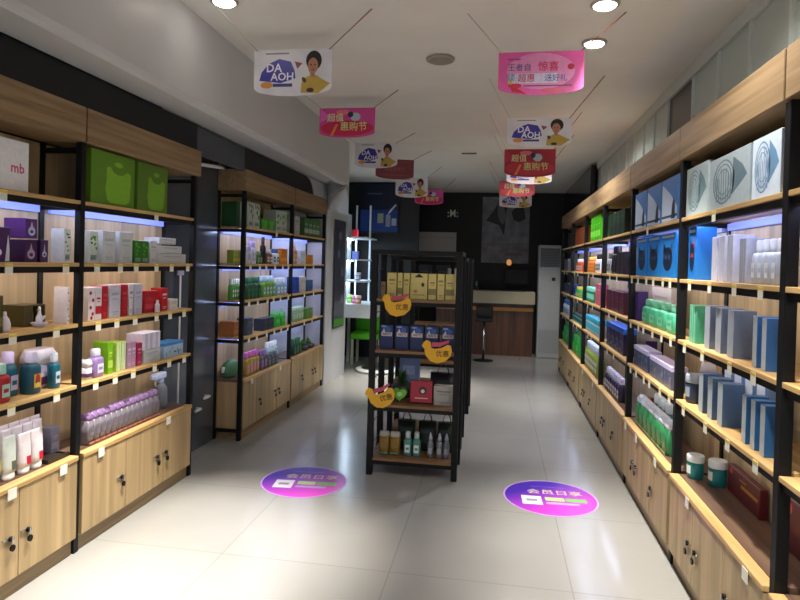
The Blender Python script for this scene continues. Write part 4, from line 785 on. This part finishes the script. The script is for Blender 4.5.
# ------------------------------------------------------------------ floor stickers
def sticker(label, cx, cy, r, rz):
    s = thing('floor_sticker', label, 'sticker', (cx, cy, 0), rz, 'round purple floor stickers')
    m = bpy.data.materials.new('sticker_print'); m.use_nodes = True; N, Lk = m.node_tree.nodes, m.node_tree.links
    b = N['Principled BSDF']; b.inputs['Roughness'].default_value = .3
    t = N.new('ShaderNodeTexCoord'); sp = N.new('ShaderNodeSeparateXYZ'); ad = N.new('ShaderNodeMath'); ad.operation = 'MULTIPLY_ADD'; ad.inputs[1].default_value = -1.0
    x3 = N.new('ShaderNodeMath'); x3.operation = 'MULTIPLY'; x3.inputs[1].default_value = .7
    Lk.new(t.outputs['Object'], sp.inputs[0]); Lk.new(sp.outputs['X'], x3.inputs[0]); Lk.new(sp.outputs['Y'], ad.inputs[0]); Lk.new(x3.outputs[0], ad.inputs[2])
    rp = N.new('ShaderNodeMapRange'); rp.inputs['From Min'].default_value = -.22; rp.inputs['From Max'].default_value = .3; Lk.new(ad.outputs[0], rp.inputs['Value'])
    cr = N.new('ShaderNodeValToRGB'); cr.color_ramp.elements[0].color = lin('4A22B4'); cr.color_ramp.elements[1].color = lin('DC3CC4')
    Lk.new(rp.outputs['Result'], cr.inputs['Fac']); Lk.new(cr.outputs['Color'], b.inputs['Base Color'])
    c = [(r*math.cos(2*PI*k/40), r*math.sin(2*PI*k/40)) for k in range(40)]
    B().prism(c, m, 'z', .0002, .0012).build('backing', s)
    g = B()
    for k in range(40):
        (a, d), (e, f) = c[k], c[(k+1) % 40]; g.poly([(a*.965, d*.965, .0016), (a, d, .0016), (e, f, .0016), (e*.965, f*.965, .0016)], mat('D8A8E8', .3))
    g.build('pale_rim', s)
    def flat(txt, size, x, y, col, sx=1.):
        q = B(); q.text(txt, size, x, y, 0, mat(col, .4), sx)
        for v in q.bm.verts: v.co = Vector((v.co.x, v.co.z, .0024))
        return q
    flat('会员日享', .088, .04, .085, 'F0D8C0', 1.1).build('lettering', s)
    flat('————', .05, 0, .19, 'B090F0', 1.2).build('heading', s)
    q = B(); P = lambda x0, x1, y0, y1, z, mm: q.poly([(x0, y0, z), (x1, y0, z), (x1, y1, z), (x0, y1, z)], mm)
    P(-.2, -.065, -.145, .005, .002, mat('ECE8F2', .4)); P(-.04, .09, -.065, -.005, .002, mat('B8E08A', .4)); P(.1, .24, -.065, -.005, .002, mat('7CC85A', .4)); P(-.04, .18, -.125, -.09, .002, mat('C8A0E0', .4)); P(-.17, -.095, -.09, -.05, .0026, mat('9A96A4', .4))
    q.build('block_print', s)
sticker('round purple floor sticker on the left aisle', -1.34, 4.19, .31, .1)
sticker('round purple and pink floor sticker on the right aisle', .405, 4.29, .322, .05)

# ------------------------------------------------------------------ ceiling fittings
def downlight(x, y, label, on=True, r=.06):
    o = thing('ceiling_downlight', label, 'ceiling light', (x, y, CEIL), 0, 'recessed ceiling downlights')
    B().lathe([(r*.98, -.001), (r*1.22, -.004), (r*1.2, -.012), (r*1.0, -.014)], mat('A8A49C', .4), seg=20).build('trim_ring', o)
    B().lathe([(r*.92, -.0145), (r*.95, -.016), (r*.8, -.022), (r*.5, -.026)], emit('FFF6E6', 14.), seg=20).build('lamp', o)
SPOTS = [(.5, 3.2, 1), (.53, 3.74, 1), (-1.45, 2.97, 1)]
downlight(.5, 3.2, 'bright ceiling downlight at the top edge of the picture, right of the pink sign')
downlight(.53, 3.74, 'bright ceiling downlight beside the large pink sign')
downlight(-1.45, 2.97, 'bright ceiling downlight near the left beam')
sd = thing('ceiling_speaker', 'flat grey round ceiling speaker between the sign rows', 'speaker', (-.41, 3.95, CEIL))
B().lathe([(.085, -.001), (.095, -.006), (.09, -.016), (.078, -.02)], mat('9C968A', .5), seg=24).build('rim', sd); B().lathe([(.074, -.0205), (.07, -.024), (.03, -.026)], mat('8E887C', .6), seg=24).build('grille', sd)
av = B(); av.box(-.09, .09, -.03, .03, -.008, -.001, mat('7A766C', .5)); 
for k in range(5): av.box(-.08+.034*k, -.06+.034*k, -.024, .024, -.011, -.0081, mat('2E2C28', .5))
av = av.build('ceiling_vent'); av.location = (-.38, 7.32, CEIL); tag(av, 'small slotted vent in the ceiling toward the dark back wall', 'vent')

# ------------------------------------------------------------------ far end of the shop
ac = thing('air_conditioner', 'tall white floor standing air conditioner in the far right corner', 'air conditioner', (.9, 11.02, 0))
ACW = mat('B4B8B8', .4)
B().box(-.19, .19, -.17, .17, 0, 1.985, ACW, .012).build('body', ac)
gq = B().box(-.165, .165, -.176, -.1705, 1.6, 1.93, mat('5A5E62', .4))
for k in range(11): gq.box(-.16, .16, -.186, -.1765, 1.615+.028*k, 1.628+.028*k, mat('7A7E82', .4))
gq.build('air_grille', ac); B().box(.04, .1, -.178, -.1705, 1.36, 1.42, mat('2A1618', .4)).build('control_panel', ac); B().box(-.17, .17, -.176, -.1705, .1, .5, mat('A4A8A8', .4), .002).build('lower_panel', ac)
ct = thing('service_counter', 'cream topped brown service counter before the black back wall', 'counter', (0, 0, 0))
B().box(-1.1, .66, 10.78, 11.24, .93, 1.15, mat('B8AE92', .5), .006).build('cream_band', ct)
B().box(-1.08, .64, 10.9, 11.2, 0, .925, wood('z', '3A2212', '6A4020', .3)).build('brown_front', ct)
B().box(-1.08, .64, 10.86, 10.899, .8, .86, mat('C8862C', .35)).build('amber_glint_strip', ct)  # amber strip painted in place of lamp reflections on the brown front
mo = thing('monitor', 'dark computer monitor on the service counter beside the air conditioner', 'monitor', (.33, 11.0, 1.1505))
B().box(-.1, .1, -.06, .06, 0, .012, BLACK).build('base', mo); B().box(-.02, .02, -.01, .01, .0125, .12, BLACK).build('stand', mo)
sc = B().box(-.22, .22, -.015, .015, .1205, .4, BLACK, .004).build('screen', mo); B().rect(-.2, .2, .14, .385, -.0158, mat('0A0E18', .6)).build('display', sc)
kb = B().box(-.2, .2, -.06, .06, 0, .018, mat('3A3C40', .4), .003).build('keyboard'); kb.location = (.3, 10.85, 1.1505); tag(kb, 'dark keyboard before the monitor on the service counter', 'keyboard')
put('plant', '', ('4A8A7A', '7CC0A8'), -.37, 10.98, 1.15, .12, .2, .12, label='small teal potted plant on the service counter', name='potted_plant', seed=21)
put('jar', '', ('3A2A26', '5A4038'), -.52, 10.98, 1.15, .07, .12, .07, label='small brown pot beside the teal plant on the counter')
for i, x in enumerate((-.2,)):
    st = thing('bar_stool', 'black bar stool before the brown service counter', 'stool', (x, 10.2, 0))
    B().lathe([(.16, 0), (.17, .01), (.05, .03)], BLACK, seg=18).build('base', st); B().lathe([(.02, .0305), (.02, .66)], CHROME, seg=10).build('column', st)
    B().box(-.14, .14, -.14, .14, .661, .72, mat('101012', .4), .015).build('seat', st); B().box(-.14, .14, .12, .15, .721, .9, mat('101012', .4), .01).build('backrest', st)
po = thing('wall_poster', 'large dark grey poster on the black back wall', 'poster', (.12, 11.298, 1.65))
B().box(-.43, .43, -.012, -.001, 0, 1.22, mat('6C6C74', .5, 0, .35, 6)).build('sheet', po)
q = B(); y = -.0128
q.poly([(-.36, y, .78), (-.2, y, 1.0), (-.1, y, 1.2), (.06, y, 1.2), (.0, y, .9), (-.02, y, .5), (-.12, y, .7)], mat('1A1A20', .5)).poly([(.1, y, .95), (.3, y, 1.16), (.36, y, .82), (.24, y, .76), (.14, y, .8)], mat('16161C', .5)).ell(-.08, .92, .07, .2, y-.0004, mat('5C5C64', .5), 16, .15).rect(-.36, .36, .34, .36, y, mat('6A5A60', .5)).rect(-.3, -.1, .24, .3, y, mat('7A7A80', .5)).rect(.0, .3, .14, .2, y, mat('645458', .5))
q.build('artwork_print', po)
lm = thing('amber_lamp', 'small glowing amber lamp low before the grey poster', 'lamp', (.2, 11.16, 1.1505))
B().lathe([(.05, 0), (.055, .01), (.015, .03), (.012, .46)], BLACK, seg=14).build('stand', lm); B().lathe([(.02, .461), (.045, .49), (.04, .55), (.015, .57)], emit('FFB060', .35), seg=16).build('shade', lm)
mk = B().text('M', .19, 0, 0, 0, mat('D0D2CC', .4), .8).text(':', .19, -.085, 0, 0, mat('D0D2CC', .4)).text(':', .19, .085, 0, 0, mat('D0D2CC', .4)).build('wall_lettering'); mk.location = (-.86, 11.294, 2.55)
tag(mk, 'pale M shaped lettering on the black back wall', 'lettering')
wb = thing('wall_board', 'plain pale grey board on the back wall behind the island shelf', 'board', (-1.155, 11.298, 1.74))  # plain board fixed to the back wall, not a sign
B().box(-.375, .375, -.03, -.001, 0, .46, mat('A8A8A6', .5), .004).build('sheet', wb); B().box(-.375, .375, -.036, -.0305, .36, .365, mat('7A7A78', .5)).build('lip', wb)
# black screen hung high on the right wall
ws = thing('wall_screen', 'black flat panel high on the right wall above the far racks', 'screen', (XR+.2, 9.6, 2.42))
B().box(-.03, .03, -1.6, 1.6, 0, .5, mat('0E1014', .25), .004).build('housing', ws); B().box(-.033, -.0305, -1.57, 1.57, .03, .47, mat('14181E', .12)).build('display', ws)
# dark partition and blue light box at the far left
struct(B().box(-3.38, -1.32, 9.95, 10.05, 0, CEIL-.002, mat('14171B', .5)), 'wall_partition')
bp = thing('light_box', 'dark blue light box with bottles shown at the bottom, far left', 'light box', (-1.99, 9.945, 2.1))
B().box(-.33, .34, -.05, -.001, 0, .84, mat('0C1020', .4), .004).build('housing', bp)
q = B(); y = -.0508; q.rect(-.31, .32, .02, .38, y, emit('0A2C6A', .09)).rect(-.31, .32, .38, .82, y, mat('0C1830', .3)); q.rect(.12, .2, .1, .3, y-.0004, mat('8A90A0', .4)).rect(-.02, .08, .16, .32, y-.0004, mat('A8A890', .4)).rect(.22, .3, .12, .24, y-.0004, mat('A8B0C0', .4)); q.poly([(.14, y-.0006, .28), (.2, y-.0006, .34), (.3, y-.0006, .46), (.28, y-.0006, .48), (.18, y-.0006, .37)], mat('B0B8C4', .4)); q.rect(-.2, .05, .64, .66, y-.0004, mat('4A6080', .4))
q.build('artwork_print', bp)
# lit make-up vanity beyond the pillar
va = thing('make_up_vanity', 'white lit vanity with small shelves beyond the white pillar', 'vanity', (-2.05, 9.0, 0))
VW = mat('D8E0E4', .35)
B().box(-.3, .3, -.42, .42, .78, .98, VW, .006).build('counter', va)
B().box(-.3, -.28, -.42, .42, .981, 2.35, VW).build('back_panel', va)
for yy in (-.41, .37): B().box(-.3, -.26, yy, yy+.04, 0, .779, VW).build('leg', va)
for x in (-.2, .02): B().box(x, x+.025, .36, .385, .981, 2.5, VW).build('upright', va)
for z in (1.3, 1.62, 1.95):
    s_ = B().box(-.279, .14, -.38, .4, z, z+.02, VW).build('shelf', va); e = B().box(-.26, -.23, -.36, .34, z-.012, z-.0005, emit('D8ECFF', 30)).build('light_strip', s_)
for i, (x, yy, z, c, k) in enumerate(((-.05, -.2, .98, ('D04A90', 'F0A8C8'), 'jar'), (-.15, -.1, .98, ('3AA848', 'C8E060'), 'bottle'), (.02, -.28, .98, ('C87A3A', 'F0E0D0'), 'jar'), (-.08, -.1, 1.64, ('6A7AC0', 'B8C0F0'), 'carton'), (-.02, -.18, 1.32, ('8A90A8', 'E0E0F0'), 'jar'), (-.1, -.1, 1.97, ('A01E2C', 'C8C0B0'), 'carton'))):
    put(k, '', c, -2.05+x, 9.0+yy, z+(0 if z < 1 else 0), .09, .12, .08, label='%s %s on the lit vanity' % (('pink', 'green', 'orange', 'periwinkle', 'grey', 'dark red')[i], {'jar': 'jar', 'bottle': 'bottle', 'carton': 'carton'}[k]))
ch = thing('armchair', 'lime green low chair under the lit vanity', 'chair', (-2.02, 9.3, 0))
GRN = mat('5CC420', .5)
B().box(-.22, .22, -.22, .22, .4, .5, GRN, .02).build('seat', ch); B().box(-.22, .22, .17, .25, .501, .78, GRN, .02).build('backrest', ch)
for x in (-.2, .16):
    for yy in (-.2, .16): B().box(x, x+.04, yy, yy+.04, 0, .399, mat('B8C4B0', .4)).build('leg', ch)
rb = B().lathe([(.3, 0), (.33, .015), (.3, .04), (.24, .045)], mat('C8CCCA', .3), seg=28).build('round_base'); rb.location = (-1.72, 8.72, 0.0005); tag(rb, 'low pale round base on the floor before the green chair', 'base'); B().lathe([(.235, .0455), (.23, .055), (.1, .06)], mat('1E2620', .4), seg=24).build('dark_top', rb)
nb = thing('notice_board', 'dark indigo notice board with white labels on the white pillar', 'board', (XL+.05, 8.02, .7), .0)
nb.rotation_euler = (0, 0, .028*-1)
B().box(.0, .012, -.26, .22, .0, 1.46, mat('3C3E4E', .3, 0, .3, 14), .003).build('sheet', nb)
q = B()
for yy, z in ((-.1, .95), (.1, .34), (-.05, 1.2), (.08, .7)): q.box(.0125, .014, yy-.06, yy+.06, z, z+.1, mat('7A7A90', .4))
q.box(.0125, .014, -.26, .22, .02, .12, mat('4E8A34', .4)); q.build('labels', nb)
# white pole stand seen through the open end of the second left rack
pl = thing('pole_stand', 'white pole with lilac card seen behind the second left rack', 'stand', (XL-.215, 4.30, 0))
B().lathe([(.028, 0), (.03, .008), (.012, .02)], WHITE, seg=14).build('base', pl); B().lathe([(.007, .0205), (.007, 1.46)], WHITE, seg=10).build('pole', pl); B().box(-.008, .008, -.04, .04, 1.4605, 1.55, mat('C4BCE0', .4), .002).build('card', pl)

# ------------------------------------------------------------------ light
def spot(x, y, z, e, col, size, tgt=None, blend=.6, r=.05):
    l = bpy.data.lights.new('downlight_and_fill', 'SPOT'); l.energy = e; l.color = col; l.spot_size = size; l.spot_blend = blend; l.shadow_soft_size = r
    o = bpy.data.objects.new('downlight_and_fill', l); COL.objects.link(o); o.location = (x, y, z)
    d = Vector(tgt or (x, y, 0)) - o.location; o.rotation_euler = d.to_track_quat('-Z', 'Y').to_euler()
WARM, COOL = (1, .95, .87), (1, .985, .96)
for x, y, e, cone, tx, ty in LAMPS_AND_FILLS: spot(x, y, CEIL-.04, e, COOL if cone > 2 else WARM, cone, (x+tx, y+ty, 0), 1.)
a = bpy.data.lights.new('shopfront_fill', 'AREA'); a.energy = FRONT; a.shape = 'RECTANGLE'; a.size = 3.6; a.size_y = 2.3; a.color = (.93, .96, 1)  # unseen fill light added behind the camera, standing in for daylight
o = bpy.data.objects.new('shopfront_fill', a); COL.objects.link(o); o.location = (-.7, -2., 1.5); o.rotation_euler = (PI/2, 0, 0)
w = bpy.data.worlds.new('evening'); SC.world = w; w.use_nodes = True
w.node_tree.nodes['Background'].inputs['Color'].default_value = lin('8C96A8'); w.node_tree.nodes['Background'].inputs['Strength'].default_value = WORLD

spot(-1.95, 8.85, 2.4, 30, (.85, .95, 1), 1.2)  # added fill spot to brighten the vanity, no fitting above it
# ------------------------------------------------------------------ camera
cd = bpy.data.cameras.new('camera'); cam = bpy.data.objects.new('camera', cd); COL.objects.link(cam); SC.camera = cam
cd.sensor_fit = 'HORIZONTAL'; cd.sensor_width = 36; cd.lens = 602.385/800*36; cd.shift_y = -30.35/800; cd.clip_start = .05
yaw, pit, rol = .1608, .0109, .0273
cam.location = (0, 0, 1.6)
cam.matrix_world = Matrix.Translation((0, 0, 1.6)) @ Matrix.Rotation(yaw, 4, 'Z') @ Matrix.Rotation(PI/2-pit, 4, 'X') @ Matrix.Rotation(ROLLSIGN*rol, 4, 'Z')
SC.view_settings.view_transform = 'Standard'; SC.view_settings.look = 'None'; SC.view_settings.gamma = 1; SC.view_settings.exposure = EXPO
SC.cycles.use_denoising = True
SC.cycles.max_bounces = 8; SC.cycles.diffuse_bounces = 4
